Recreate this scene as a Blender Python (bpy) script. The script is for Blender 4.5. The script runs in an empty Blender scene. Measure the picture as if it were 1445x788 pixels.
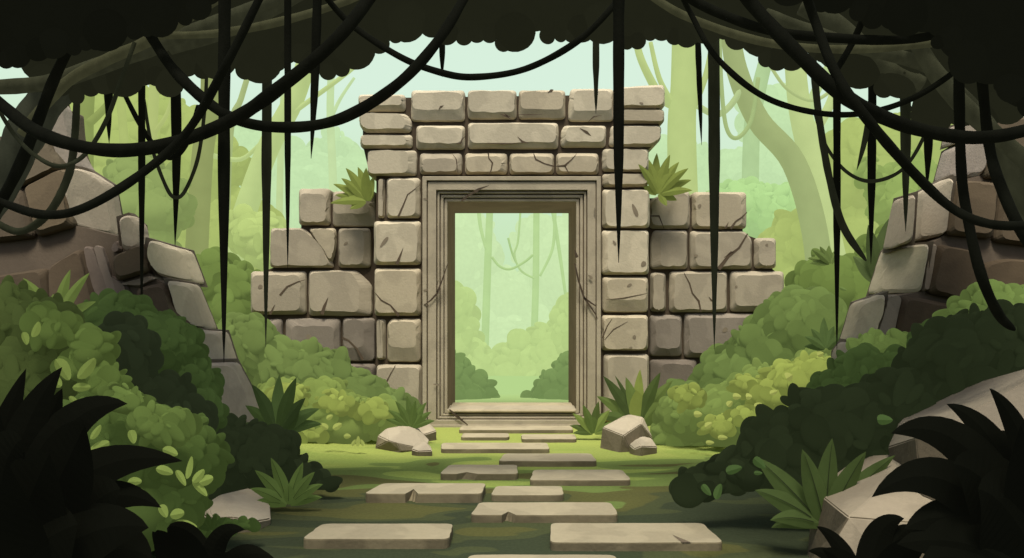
import bpy, bmesh, math, random
import numpy as np
from mathutils import Vector, noise as mnoise
R = random.Random(11)
F = 1120.0; CX = 722.5; HY = 423.0; CH = 1.6
C = bpy.context.scene.collection
# ------------------------------------------------------------------ helpers
def P(px, py, Y):
    return Vector(((px-CX)*Y/F, Y, CH-(py-HY)*Y/F))
def lin(c):
    return c/12.92 if c <= .04045 else ((c+.055)/1.055)**2.4
def hx(h, m=1.0):
    h = h.lstrip('#')
    return tuple(min(.95, lin(int(h[i:i+2], 16)/255)*m) for i in (0, 2, 4))
def tag(o, label=None, cat=None, group=None, kind=None):
    if label: o['label'] = label
    if cat: o['category'] = cat
    if group: o['group'] = group
    if kind: o['kind'] = kind
    return o
def empty(name, loc, label=None, cat=None, group=None):
    o = bpy.data.objects.new(name, None); C.objects.link(o); o.location = loc
    o.empty_display_size = .1
    return tag(o, label, cat, group)
def wloc(o):
    v = Vector((0, 0, 0))
    while o is not None: v = v+o.location; o = o.parent
    return v
def obj(name, verts, faces, mat, parent=None, color=(.5, .5, .5), self_glow=0.0, smooth=False, origin=None):
    me = bpy.data.meshes.new(name)
    base = wloc(parent) if parent is not None else Vector((0, 0, 0))
    off = origin if origin is not None else Vector((0, 0, 0))
    s = base+off if parent is None else base
    me.from_pydata([tuple(Vector(v)-s) for v in verts], [], faces)
    if smooth: me.polygons.foreach_set('use_smooth', [True]*len(me.polygons))
    me.update()
    o = bpy.data.objects.new(name, me); C.objects.link(o)
    if parent is None: o.location = off
    else: o.parent = parent
    me.materials.append(mat); o.color = (*color[:3], self_glow)
    return o

# ------------------------------------------------------------------ materials
def newmat(name):
    m = bpy.data.materials.new(name); m.use_nodes = True
    nt = m.node_tree; nt.nodes.clear()
    return m, nt
def N(nt, t, **k):
    n = nt.nodes.new(t)
    for a, b in k.items(): setattr(n, a, b)
    return n
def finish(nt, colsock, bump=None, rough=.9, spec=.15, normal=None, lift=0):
    """surface of the given colour, mixed with a glow as painted haze and fill by the amount in the object's alpha"""
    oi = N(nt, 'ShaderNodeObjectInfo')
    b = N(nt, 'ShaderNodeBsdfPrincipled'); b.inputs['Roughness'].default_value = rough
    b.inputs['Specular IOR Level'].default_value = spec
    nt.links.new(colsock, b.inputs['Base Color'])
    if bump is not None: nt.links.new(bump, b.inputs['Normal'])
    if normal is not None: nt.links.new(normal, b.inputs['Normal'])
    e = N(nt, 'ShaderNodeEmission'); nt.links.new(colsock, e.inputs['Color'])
    if lift:                                       # painted glow raised where alpha is low, to match lit leaves
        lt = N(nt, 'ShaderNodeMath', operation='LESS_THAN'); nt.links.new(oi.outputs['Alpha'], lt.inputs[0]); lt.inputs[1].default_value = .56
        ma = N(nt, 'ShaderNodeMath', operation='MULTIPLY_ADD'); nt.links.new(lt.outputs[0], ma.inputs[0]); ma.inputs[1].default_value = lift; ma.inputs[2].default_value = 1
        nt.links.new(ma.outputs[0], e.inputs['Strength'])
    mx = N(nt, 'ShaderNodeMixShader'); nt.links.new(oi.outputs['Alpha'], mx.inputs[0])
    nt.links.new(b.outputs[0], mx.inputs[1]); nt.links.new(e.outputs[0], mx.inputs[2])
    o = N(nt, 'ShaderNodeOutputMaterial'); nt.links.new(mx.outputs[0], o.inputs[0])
def mulcol(nt, a, fac):
    m = N(nt, 'ShaderNodeVectorMath', operation='SCALE')
    nt.links.new(a, m.inputs[0]); nt.links.new(fac, m.inputs['Scale']); return m.outputs[0]
def noisefac(nt, scale, lo, hi, detail=3, stretch=(1, 1, 1), pos=(0.3, 0.7), interp='LINEAR', dist=0):
    g = N(nt, 'ShaderNodeNewGeometry')
    mp = N(nt, 'ShaderNodeMapping'); mp.inputs['Scale'].default_value = stretch
    nt.links.new(g.outputs['Position'], mp.inputs['Vector'])
    n = N(nt, 'ShaderNodeTexNoise'); n.inputs['Scale'].default_value = scale; n.inputs['Detail'].default_value = detail
    n.inputs['Distortion'].default_value = dist
    nt.links.new(mp.outputs[0], n.inputs['Vector'])
    r = N(nt, 'ShaderNodeMapRange'); r.inputs['From Min'].default_value = pos[0]; r.inputs['From Max'].default_value = pos[1]
    r.inputs['To Min'].default_value = lo; r.inputs['To Max'].default_value = hi
    nt.links.new(n.outputs['Fac'], r.inputs['Value'])
    return r.outputs[0], n
def mul(nt, a, b):
    m = N(nt, 'ShaderNodeMath', operation='MULTIPLY'); nt.links.new(a, m.inputs[0]); nt.links.new(b, m.inputs[1]); return m.outputs[0]
def bumpn(nt, scale, strength, dist=.02, detail=6):
    g = N(nt, 'ShaderNodeNewGeometry')
    n = N(nt, 'ShaderNodeTexNoise'); n.inputs['Scale'].default_value = scale; n.inputs['Detail'].default_value = detail
    nt.links.new(g.outputs['Position'], n.inputs['Vector'])
    b = N(nt, 'ShaderNodeBump'); b.inputs['Strength'].default_value = strength; b.inputs['Distance'].default_value = dist
    nt.links.new(n.outputs['Fac'], b.inputs['Height']); return b.outputs[0]
def mk_stone(name, bs=.22):
    m, nt = newmat(name)
    oi = N(nt, 'ShaderNodeObjectInfo')
    f1, _ = noisefac(nt, 2.6, .92, 1.05, 2, pos=(.47, .53), dist=.3)       # broad worn patches
    f2, _ = noisefac(nt, 26, .955, 1.04, 5)
    f = mul(nt, f1, f2)
    c = mulcol(nt, oi.outputs['Color'], f)
    finish(nt, c, bump=bumpn(nt, 45, bs, .012))
    return m
M_stone = mk_stone('weathered_stone')
def mk_shaded():  # stone with a darkened colour, standing in for shaded faces
    m, nt = newmat('shade_tinted_stone')
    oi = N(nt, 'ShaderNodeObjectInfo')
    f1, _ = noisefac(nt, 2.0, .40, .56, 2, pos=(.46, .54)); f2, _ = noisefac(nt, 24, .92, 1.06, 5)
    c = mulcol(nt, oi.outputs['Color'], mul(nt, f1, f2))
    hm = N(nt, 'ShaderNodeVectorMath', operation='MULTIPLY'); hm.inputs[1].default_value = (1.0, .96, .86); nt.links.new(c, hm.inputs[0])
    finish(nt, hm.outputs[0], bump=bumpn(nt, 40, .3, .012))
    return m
M_shaded = mk_shaded()
def mk_foliage():
    m, nt = newmat('foliage')
    oi = N(nt, 'ShaderNodeObjectInfo')
    at = N(nt, 'ShaderNodeAttribute', attribute_name='tone')
    f2, _ = noisefac(nt, 9, .97, 1.03, 4)
    f = mul(nt, at.outputs['Fac'], f2)
    c = mulcol(nt, oi.outputs['Color'], f)
    an = N(nt, 'ShaderNodeAttribute', attribute_name='nrm')
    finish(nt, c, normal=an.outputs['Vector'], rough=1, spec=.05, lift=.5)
    return m
M_fol = mk_foliage()
def mk_simple(name, sc, lo, hi, stretch=(1, 1, 1), bump=None, rough=.8, spec=.2, lift=0):
    m, nt = newmat(name)
    oi = N(nt, 'ShaderNodeObjectInfo')
    f, _ = noisefac(nt, sc, lo, hi, 4, stretch=stretch)
    finish(nt, mulcol(nt, oi.outputs['Color'], f), bump=bumpn(nt, *bump) if bump else None, rough=rough, spec=spec, lift=lift)
    return m
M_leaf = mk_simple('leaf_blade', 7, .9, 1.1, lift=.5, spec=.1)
M_bark = mk_simple('vine_bark', 14, .8, 1.2, stretch=(1, 1, .3), bump=(50, .3, .01), rough=1, spec=.05)
M_pale = mk_simple('misty_bark', 3, .96, 1.04, rough=1, spec=0)
M_black = mk_simple('deep_shade_leaf', 3, .9, 1.1, rough=1, spec=0)
M_crack = mk_simple('dark_crevice', 20, .9, 1.1)
def mk_ground():
    m, nt = newmat('mossy_ground')
    g = N(nt, 'ShaderNodeNewGeometry')
    sp = N(nt, 'ShaderNodeSeparateXYZ'); nt.links.new(g.outputs['Position'], sp.inputs[0])
    mp = N(nt, 'ShaderNodeMapping'); mp.inputs['Scale'].default_value = (.55, 1.5, 1); nt.links.new(g.outputs['Position'], mp.inputs['Vector'])
    n = N(nt, 'ShaderNodeTexNoise'); n.inputs['Scale'].default_value = 1.5; n.inputs['Detail'].default_value = 1.2; n.inputs['Distortion'].default_value = .5
    nt.links.new(mp.outputs[0], n.inputs['Vector'])
    # moss tones; light pool by the gate and foreground shade painted in
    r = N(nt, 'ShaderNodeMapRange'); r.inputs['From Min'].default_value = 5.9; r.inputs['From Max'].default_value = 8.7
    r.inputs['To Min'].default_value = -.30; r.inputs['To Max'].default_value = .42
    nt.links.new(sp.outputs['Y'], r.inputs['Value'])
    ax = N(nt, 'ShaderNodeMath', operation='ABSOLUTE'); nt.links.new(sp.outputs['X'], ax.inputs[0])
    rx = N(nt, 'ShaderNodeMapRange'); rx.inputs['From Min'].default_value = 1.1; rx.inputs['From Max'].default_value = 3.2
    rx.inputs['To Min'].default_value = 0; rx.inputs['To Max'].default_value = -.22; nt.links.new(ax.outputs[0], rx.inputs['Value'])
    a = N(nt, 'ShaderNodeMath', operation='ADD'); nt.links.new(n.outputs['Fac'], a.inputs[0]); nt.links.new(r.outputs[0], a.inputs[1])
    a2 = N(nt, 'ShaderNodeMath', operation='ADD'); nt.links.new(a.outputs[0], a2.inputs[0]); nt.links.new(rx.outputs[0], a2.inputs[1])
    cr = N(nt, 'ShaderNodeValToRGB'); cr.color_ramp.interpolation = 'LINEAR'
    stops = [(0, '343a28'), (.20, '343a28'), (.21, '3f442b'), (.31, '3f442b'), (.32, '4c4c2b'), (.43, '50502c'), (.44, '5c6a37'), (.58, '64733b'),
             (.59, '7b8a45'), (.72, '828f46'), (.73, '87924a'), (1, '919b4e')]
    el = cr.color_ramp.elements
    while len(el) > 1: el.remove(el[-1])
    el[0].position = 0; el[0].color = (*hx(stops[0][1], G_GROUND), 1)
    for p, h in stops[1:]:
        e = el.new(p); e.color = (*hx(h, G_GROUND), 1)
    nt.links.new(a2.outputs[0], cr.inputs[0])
    f, _ = noisefac(nt, 40, .9, 1.1, 5)
    c = mulcol(nt, cr.outputs[0], f)
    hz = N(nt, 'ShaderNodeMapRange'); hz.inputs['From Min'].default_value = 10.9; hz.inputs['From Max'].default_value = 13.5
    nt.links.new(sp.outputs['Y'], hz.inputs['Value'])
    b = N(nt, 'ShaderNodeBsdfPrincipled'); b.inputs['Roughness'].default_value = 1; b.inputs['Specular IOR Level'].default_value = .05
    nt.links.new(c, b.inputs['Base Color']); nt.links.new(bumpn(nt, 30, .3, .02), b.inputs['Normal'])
    e = N(nt, 'ShaderNodeEmission'); e.inputs[0].default_value = (*hx('b6d58c'), 1)  # pale green glow beyond the gate, haze painted onto the ground
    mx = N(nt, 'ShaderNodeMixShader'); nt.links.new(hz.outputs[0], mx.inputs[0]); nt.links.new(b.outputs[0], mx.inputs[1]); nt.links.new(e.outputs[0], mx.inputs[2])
    o = N(nt, 'ShaderNodeOutputMaterial'); nt.links.new(mx.outputs[0], o.inputs[0])
    return m
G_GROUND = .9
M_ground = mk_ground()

# ------------------------------------------------------------------ foliage builder
def ico(sub):
    bm = bmesh.new(); bmesh.ops.create_icosphere(bm, subdivisions=sub, radius=1)
    v = np.array([x.co[:] for x in bm.verts]); f = np.array([[w.index for w in p.verts] for p in bm.faces]); bm.free()
    return v, f
ICO2, ICO3 = ico(2), ico(3)
def lobes_obj(name, lobes, parent, color, self_glow=0, flat=.7, hi=False, mat=None):
    """lobes: (centre, (rx,ry,rz), outward normal, tone) -> ONE mesh of rounded leaf clumps"""
    v0, f0 = ICO3 if hi else ICO2
    n = len(lobes); nv = len(v0); base = wloc(parent) if parent is not None else Vector((0, 0, 0))
    c = np.array([l[0][:] for l in lobes])-np.array(base[:])
    r = np.array([l[1] for l in lobes]); nn = np.array([l[2][:] for l in lobes]); t = np.array([l[3] for l in lobes])
    rs = np.random.RandomState(n+7)
    ang = rs.uniform(0, 6.28, n); ca, sa = np.cos(ang), np.sin(ang)
    V = v0[None]*r[:, None, :]
    # turn each clump a little about the y axis so that no two look alike
    X = V[..., 0]*ca[:, None]-V[..., 2]*sa[:, None]; Z = V[..., 0]*sa[:, None]+V[..., 2]*ca[:, None]
    V = np.stack([X, V[..., 1], Z], -1)
    V = (V+c[:, None]).reshape(-1, 3)
    nr = flat*nn[:, None]+(1-flat)*v0[None]; nr = nr/np.linalg.norm(nr, axis=-1, keepdims=True)
    nr = nr.reshape(-1, 3)
    Fc = (f0[None]+(np.arange(n)*nv)[:, None, None]).reshape(-1, 3)
    me = bpy.data.meshes.new(name)
    me.vertices.add(len(V)); me.vertices.foreach_set('co', V.astype(np.float32).ravel())
    me.loops.add(Fc.size); me.loops.foreach_set('vertex_index', Fc.astype(np.int32).ravel())
    me.polygons.add(len(Fc)); me.polygons.foreach_set('loop_start', (np.arange(len(Fc))*3).astype(np.int32))
    me.polygons.foreach_set('use_smooth', np.ones(len(Fc), bool))
    me.update(calc_edges=True)
    a = me.attributes.new('tone', 'FLOAT', 'POINT'); a.data.foreach_set('value', np.repeat(t, nv).astype(np.float32))
    a = me.attributes.new('nrm', 'FLOAT_VECTOR', 'POINT'); a.data.foreach_set('vector', nr.astype(np.float32).ravel())
    me.materials.append(mat or M_fol)
    o = bpy.data.objects.new(name, me); C.objects.link(o); o.parent = parent
    o.color = (*color[:3], self_glow)
    return o
def fib(n):
    g = math.pi*(3-math.sqrt(5))
    for i in range(n):
        z = 1-2*(i+.5)/n; r = math.sqrt(1-z*z)
        yield Vector((r*math.cos(g*i), r*math.sin(g*i), z))
def clumps(blobs, Y, lob, dep=.8, tvar=.1, dens=1.0, zmin=-.35, jit=.25, steps=True):
    """blobs: (px, py, rx, ry[, dY]) rounded masses -> lobes over their surfaces plus their cores"""
    L = []
    for b in blobs:
        px, py, rx, ry = b[:4]; y = Y+(b[4] if len(b) > 4 else 0)
        c = P(px, py, y); s = y/F; RX, RZ = rx*s, ry*s; RY = dep*min(RX, RZ)
        lr = lob*s
        L.append((c, (RX*.97, RY*.97, RX*.97) if abs(RX-RZ) < .15*RX else (min(RX, RZ)*.97,)*3, Vector((0, -.6, .8)), .9 if tvar > .06 else .99))
        if abs(RX-RZ) >= .15*RX:
            k = int(max(RX, RZ)/min(RX, RZ)*2)+1
            for i in range(-k, k+1):
                q = i/k*(max(RX, RZ)-min(RX, RZ))
                m = min(RX, RZ)*.97*(1-.25*abs(i/k))
                L.append((c+(Vector((q, 0, 0)) if RX > RZ else Vector((0, 0, q))), (m, RY*.97, m), Vector((0, -.6, .8)), .9 if tvar > .06 else .99))
        area = 4*math.pi*((RX*RY)**1.6/3+(RX*RZ)**1.6/3+(RY*RZ)**1.6/3)**(1/1.6)
        n = int(dens*area/(lr*lr*1.75))
        n = max(14, min(n, 900))
        for d in fib(n):
            if d.z < zmin or d.y > .45: continue
            d = (d+Vector((R.uniform(-jit, jit), R.uniform(-jit, jit), R.uniform(-jit, jit)))*.5).normalized()
            p = c+Vector((d.x*RX, d.y*RY, d.z*RZ))*.97
            q = lr*R.choice((.7, .95, 1.1, 1.2, 1.35, 1.6))
            v = mnoise.noise(p*(1.1/s*.02+1.0))
            t = 1+tvar*(round(v*4)/2 if steps else v*2)+R.uniform(-.25, .25)*tvar
            t += tvar*.7*d.z
            k = R.random()
            if k < .55: L.append((p, (q, q*.34, q*R.uniform(.8, 1)), d, t))
            elif k < .9: L.append((p*1, (q*1.25, q*.26, q*.55), d, t+tvar*.4))
            else: L.append((p+d*lr*.25, (q*.62, q*.2, q*.34), d, t+tvar*2))
    return L
HI_TOTAL = 0
def bush(name, label, cat, blobs, Y, lob, color, self_glow=None, group=None, parent=None, part='foliage', flat=.92, hi=None, **k):
    s = Y/F
    if self_glow is None: self_glow = .5 if Y > 8 else .4  # foliage glows with its own colour, flattening the shading
    if parent is None:
        b = max(blobs, key=lambda q: q[2]*q[3])
        z = P(b[0], b[1]+b[3], Y)
        parent = empty(name, Vector((z.x, Y, max(0, min(z.z, 3)) if z.z > .6 else 0)), label, cat, group)
    L = clumps(blobs, Y, lob, **k)
    o = lobes_obj(part, L, parent, color, self_glow, flat, hi=(lob > 7.5) if hi is None else hi)
    return parent
# oval leaves
def ovals(name, spots, Y, parent, color, self_glow=.45):  # own-colour glow keeps these leaves bright under the canopy's shadow
    """spots: (px, py, length px, width px, angle deg)"""
    for (px, py, a, b, an) in spots:
        c = P(px, py, Y); s = Y/F; an = math.radians(an); V = []
        K = 16
        for i in range(K):
            u = i/K*2*math.pi
            x = math.cos(u)*a/2; y = math.sin(u)*b/2*(1-.25*math.cos(u))
            X = (x*math.cos(an)-y*math.sin(an))*s; Z = (x*math.sin(an)+y*math.cos(an))*s
            V.append(c+Vector((X, abs(y)*s*.5+Z*.35, Z)))
        V.append(c)
        obj('leaf', V, [(i, (i+1) % K, K) for i in range(K)], M_leaf, parent, color, self_glow)

# ------------------------------------------------------------------ blades, tubes
def bez(a, b, c, t): return a*(1-t)**2+b*2*t*(1-t)+c*t*t
def blade_mesh(a, b, c, w, n=12, peak=.38, fold=.25, rib=False, thick=0):
    V, Fc = [], []
    rv, rf = [], []
    for i in range(n+1):
        t = i/n; p = bez(a, b, c, t); tg = (bez(a, b, c, min(1, t+.02))-bez(a, b, c, max(0, t-.02))).normalized()
        nv = Vector((0, -1, .25)); side = tg.cross(nv)
        side = side.normalized() if side.length > 1e-4 else Vector((1, 0, 0))
        up = side.cross(tg).normalized()
        if t < peak: q = .45+.55*math.sin(t/peak*math.pi/2)
        else: q = math.cos((t-peak)/(1-peak)*math.pi/2)**.85
        h = w/2*max(q, .0)
        V += [p-side*h+up*h*fold*(-1), p, p+side*h+up*h*fold*(-1)]
        if rib and .1 < t < .93:
            rr = w*.035*(1-t*.8); e = up*.006*(1 if up.y < 0 else -1)
            rv += [p-side*rr+e, p+side*rr+e]
        if i < n:
            k = i*3; Fc += [(k, k+1, k+4, k+3), (k+1, k+2, k+5, k+4)]
    for i in range(len(rv)//2-1): rf.append((2*i, 2*i+1, 2*i+3, 2*i+2))
    return V, Fc, rv, rf
def rosette(name, label, px, py, Y, blades, color, group=None, rib=False, cols=None, self_glow=.25, cat='plant', yj=.35, ribcol=None):
    """blades: (angle from up, length px, width px, droop)"""
    s = Y/F; base = P(px, py, Y)
    e = empty(name, base, label, cat, group)
    for i, bl in enumerate(blades):
        an, L, w, dr = bl[:4]; ra = math.radians(an)
        oy = bl[4] if len(bl) > 4 else R.uniform(-yj, yj)*.6
        d = Vector((math.sin(ra), oy, math.cos(ra)))
        a = base+Vector((math.sin(ra)*w*s*.2, oy*.02, 0)); c = a+d*L*s
        perp = Vector((math.cos(ra), 0, -math.sin(ra)))*(1 if an < 0 else -1)
        b = a+d*L*s*.55+perp*dr*L*s
        V, Fc, rv, rf = blade_mesh(a, b, c, w*s, rib=rib)
        cc = color if cols is None else cols[i % len(cols)]
        k = 1+R.uniform(-.08, .08)
        lf = obj('leaf', V, Fc, M_leaf, e, tuple(x*k for x in cc), self_glow, smooth=False)
        if rib: obj('midrib', rv, rf, M_leaf, lf, ribcol or tuple(x*.45 for x in cc), self_glow)
    return e
def smooth_path(pts, n=8):
    out = []
    for i in range(len(pts)-1):
        p0 = pts[max(i-1, 0)]; p1 = pts[i]; p2 = pts[i+1]; p3 = pts[min(i+2, len(pts)-1)]
        for k in range(n):
            t = k/n
            out.append(.5*((2*p1)+(p2-p0)*t+(2*p0-5*p1+4*p2-p3)*t*t+(3*p1-p0-3*p2+p3)*t**3))
    out.append(pts[-1]); return out
def tube_mesh(pts, rad, seg=8, wob=0.0, cap=True):
    V, Fc = [], []
    up = Vector((0, 1, 0)); n = len(pts)
    for i, p in enumerate(pts):
        tg = (pts[min(i+1, n-1)]-pts[max(i-1, 0)]).normalized()
        s = tg.cross(up); s = s.normalized() if s.length > 1e-3 else Vector((1, 0, 0))
        u = s.cross(tg).normalized()
        r = rad(i/(n-1))*(1+wob*mnoise.noise(p*7))
        for k in range(seg):
            a = k/seg*2*math.pi; V.append(p+(s*math.cos(a)+u*math.sin(a))*r)
        if i:
            q = (i-1)*seg
            for k in range(seg): Fc.append((q+k, q+(k+1) % seg, q+seg+(k+1) % seg, q+seg+k))
    if cap: Fc += [tuple(range(seg))[::-1], tuple(range((n-1)*seg, n*seg))]
    return V, Fc

# ------------------------------------------------------------------ stone blocks
def rounded(poly, r, k=4, wob=0, seed=0):
    """poly of px points (any n) -> rounded outline with a fixed count of points"""
    out = []; n = len(poly)
    for i in range(n):
        a = Vector(poly[i-1]); b = Vector(poly[i]); c = Vector(poly[(i+1) % n])
        d1 = (a-b); d2 = (c-b)
        q = min(r, d1.length*.4, d2.length*.4)
        p1 = b+d1.normalized()*q; p2 = b+d2.normalized()*q
        for j in range(k+1):
            t = j/k; out.append(p1*(1-t)**2+b*2*t*(1-t)+p2*t*t)
        e = c+(b-c).normalized()*min(r, d2.length*.4)
        for j in (1, 2, 3): out.append(p2+(e-p2)*(j/4)+Vector((mnoise.noise(Vector((seed*3.1+i, j*1.7, 1))), mnoise.noise(Vector((seed*1.3+i, j*2.7, 9)))))*wob)
    return out
SEED = [0]
def block(parent, poly, Y, color, ins=None, r=6, depth=.5, chips=None, cracks=(), pits=(), name='stone_block', raise_=.036):
    if len(poly) == 4 and not hasattr(poly[0], '__len__'):
        x0, y0, x1, y1 = poly; poly = [(x0, y0), (x1, y0), (x1, y1), (x0, y1)]
    SEED[0] += 1; sd = SEED[0]; rr = random.Random(sd*7+1)
    cx = sum(p[0] for p in poly)/len(poly); cy = sum(p[1] for p in poly)/len(poly)
    W = max(p[0] for p in poly)-min(p[0] for p in poly); H = max(p[1] for p in poly)-min(p[1] for p in poly)
    if ins is None:                                  # left, top, right, bottom width of the worn band
        side = rr.random() < .5
        ins = (rr.uniform(.04, .09)*W+1, rr.uniform(2, 4.5), rr.uniform(.10, .24)*W if side else rr.uniform(.04, .1)*W, rr.uniform(.08, .26)*H)
        if rr.random() < .35: ins = (ins[2], ins[1], ins[0], ins[3]*.5)
        if W < 30: ins = (3, 3, 5, 5)
    l, t, q, b = ins
    inner = []
    for (x, y) in poly:
        fx = (x-cx)/(W/2); fy = (y-cy)/(H/2)
        ix = x+(l*max(0, -fx) if fx < 0 else -q*fx); iy = y+(t*max(0, -fy) if fy < 0 else -b*fy)
        inner.append((ix+rr.uniform(-1, 1), iy+rr.uniform(-1, 1)))
    o0 = rounded(poly, r, wob=1.0, seed=sd)
    e0 = rounded([(x+(1.4 if x < cx else -1.4), y+(1.4 if y < cy else -1.4)) for x, y in poly], r, wob=1.0, seed=sd)
    i0 = rounded(inner, r+3, wob=2.2, seed=sd+50)
    n = len(o0); V = []
    YF = Y if callable(Y) else (lambda x, y: Y)
    def add(ring, y, yp=None): V.extend(P(p.x, p.y, YF(p.x, p.y)) + Vector((0, y, 0)) for p in ring)
    add(o0, depth); add(o0, .03); add(e0, .008)
    # the worn band falls away from the flat face
    V.extend(P(p.x, p.y, YF(p.x, p.y))+Vector((0, -raise_, 0)) for p in i0)
    Fc = [tuple(range(n))[::-1]]
    for k in range(3):
        for i in range(n): Fc.append((k*n+i, k*n+(i+1) % n, (k+1)*n+(i+1) % n, (k+1)*n+i))
    Fc.append(tuple(range(3*n, 4*n)))
    # consistent outward orientation is handled by recalculation
    kk = 1+rr.uniform(-.06, .06)
    o = obj(name, V, Fc, M_stone, parent, tuple(c*kk for c in color))
    fixnormals(o)
    if cracks: crack(o, cracks, Y-raise_-.003)
    for (x, y, w, h, a) in pits: pit(o, x, y, w, h, a, Y-raise_-.003)
    return o
def fixnormals(o):
    bm = bmesh.new(); bm.from_mesh(o.data); bmesh.ops.recalc_face_normals(bm, faces=bm.faces); bm.to_mesh(o.data); bm.free()
CRK = hx('5a4c3a', .8)
def ribbon(line, Y):
    """line: (px,py,width px) list -> jagged flat crevice"""
    V, Fc = [], []
    for i, (x, y, w) in enumerate(line):
        a = line[max(i-1, 0)]; b = line[min(i+1, len(line)-1)]
        dx, dy = b[0]-a[0], b[1]-a[1]; L = math.hypot(dx, dy) or 1
        nx, ny = -dy/L*w/2, dx/L*w/2
        V += [P(x+nx, y+ny, Y), P(x-nx, y-ny, Y)]
        if i: Fc.append((2*i-2, 2*i-1, 2*i+1, 2*i))
    return V, Fc
def crack(parent, lines, Y, color=None):
    V, Fc = [], []
    for ln in lines:
        v, f = ribbon(ln, Y); k = len(V); V += v; Fc += [tuple(i+k for i in q) for q in f]
    o = obj('crack', V, Fc, M_crack, parent, color or CRK); return o
def pit(parent, x, y, w, h, a, Y):
    V = []; a = math.radians(a)
    for i in range(10):
        u = i/10*2*math.pi; X = math.cos(u)*w/2; Z = math.sin(u)*h/2*(1+.3*math.cos(u))
        V.append(P(x+X*math.cos(a)-Z*math.sin(a), y+X*math.sin(a)+Z*math.cos(a), Y))
    return obj('pit', V, [tuple(range(10))], M_crack, parent, hx('8a7d66', .75))
def hull(name, pts, parent, color, bev=.02, dark=None, rough=.0, origin=None, sub=0):
    """faceted rock from a convex cloud of points; callers paint faces turned down or sideways darker, as shade"""
    bm = bmesh.new()
    for p in pts: bm.verts.new(p)
    bmesh.ops.convex_hull(bm, input=list(bm.verts))
    for v in [v for v in bm.verts if not v.link_faces]: bm.verts.remove(v)
    bmesh.ops.dissolve_limit(bm, angle_limit=math.radians(27), verts=bm.verts, edges=bm.edges)
    if bev: bmesh.ops.bevel(bm, geom=list(bm.edges), offset=bev, segments=2, affect='EDGES', clamp_overlap=True)
    bmesh.ops.recalc_face_normals(bm, faces=bm.faces)
    me = bpy.data.meshes.new(name); 
    base = wloc(parent) if parent is not None else origin
    for v in bm.verts: v.co -= base
    bm.to_mesh(me); bm.free()
    o = bpy.data.objects.new(name, me); C.objects.link(o)
    if parent is not None: o.parent = parent
    else: o.location = origin
    me.materials.append(M_stone); o.color = (*color, 0)
    return o

# ================================================================== WORLD, SUN, CAMERA
sc = bpy.context.scene
w = bpy.data.worlds.new('World'); sc.world = w; w.use_nodes = True
nt = w.node_tree; bg = nt.nodes['Background']
sky = nt.nodes.new('ShaderNodeTexSky'); sky.sky_type = 'NISHITA'; sky.sun_disc = False
SUN = Vector((-.04, -.385, .91)).normalized()
sky.sun_elevation = math.asin(SUN.z); sky.sun_rotation = math.atan2(SUN.x, SUN.y)
sky.dust_density = 4; sky.air_density = 1.2
nt.links.new(sky.outputs[0], bg.inputs[0]); bg.inputs[1].default_value = .15
sl = bpy.data.lights.new('sun', 'SUN'); sl.energy = 4.5; sl.angle = math.radians(14); sl.color = (1, .965, .89)
so = bpy.data.objects.new('sun', sl); C.objects.link(so); so.rotation_euler = SUN.to_track_quat('Z', 'Y').to_euler(); so.location = (0, 0, 20)
cam = bpy.data.cameras.new('camera'); co = bpy.data.objects.new('camera', cam); C.objects.link(co)
co.location = (0, 0, CH); co.rotation_euler = (math.pi/2, 0, 0)
cam.sensor_width = 36; cam.lens = F/1445*36; cam.shift_y = (HY-394)/1445; cam.clip_end = 500
sc.camera = co
sc.cycles.max_bounces = 4; sc.cycles.diffuse_bounces = 3; sc.cycles.glossy_bounces = 1
sc.view_settings.view_transform = 'Standard'; sc.view_settings.look = 'None'; sc.view_settings.exposure = 0

# sky: pale mist-filled backdrop, standing far behind the trees
V, Fc = [], []
for j, z in enumerate([-2+i*3 for i in range(18)]):
    for i in range(41):
        a = math.radians(-85+170*i/40); V.append((math.sin(a)*70, math.cos(a)*70, z))
for j in range(17):
    for i in range(40):
        k = j*41+i; Fc.append((k, k+1, k+42, k+41))
m, nt = newmat('misty_sky')
g = N(nt, 'ShaderNodeNewGeometry'); sp = N(nt, 'ShaderNodeSeparateXYZ'); nt.links.new(g.outputs['Position'], sp.inputs[0])
mr = N(nt, 'ShaderNodeMapRange'); mr.inputs['From Min'].default_value = 2; mr.inputs['From Max'].default_value = 20; nt.links.new(sp.outputs['Z'], mr.inputs['Value'])
cr = N(nt, 'ShaderNodeValToRGB'); cr.color_ramp.elements[0].color = (*hx('c4e3b0'), 1); cr.color_ramp.elements[1].color = (*hx('d8f0dd'), 1)
nt.links.new(mr.outputs[0], cr.inputs[0]); e = N(nt, 'ShaderNodeEmission'); nt.links.new(cr.outputs[0], e.inputs[0])
o = N(nt, 'ShaderNodeOutputMaterial'); nt.links.new(e.outputs[0], o.inputs[0])
s = obj('sky', V, Fc, m, smooth=True); tag(s, kind='structure')

# ground: one sheet, gently uneven away from the path
V, Fc = [], []
xs = [-90, -60, -35, -20]+[-12+i*.4 for i in range(61)]+[20, 35, 60, 90]
ys = [-6, -3]+[0+i*.4 for i in range(60)]+[28, 40, 60, 90]
for y in ys:
    for x in xs:
        z = 0
        d = max(0, abs(x)-1.6)
        if abs(x) < 14 and y < 20: z = .12*min(1, d)*mnoise.noise(Vector((x*.6, y*.6, 0)))
        V.append((x, y, z if d > 0 else 0))
nx = len(xs)
for j in range(len(ys)-1):
    for i in range(nx-1):
        k = j*nx+i; Fc.append((k, k+1, k+nx+1, k+nx))
g = obj('ground', V, Fc, M_ground, color=(1, 1, 1), smooth=True); tag(g, kind='structure')

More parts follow.
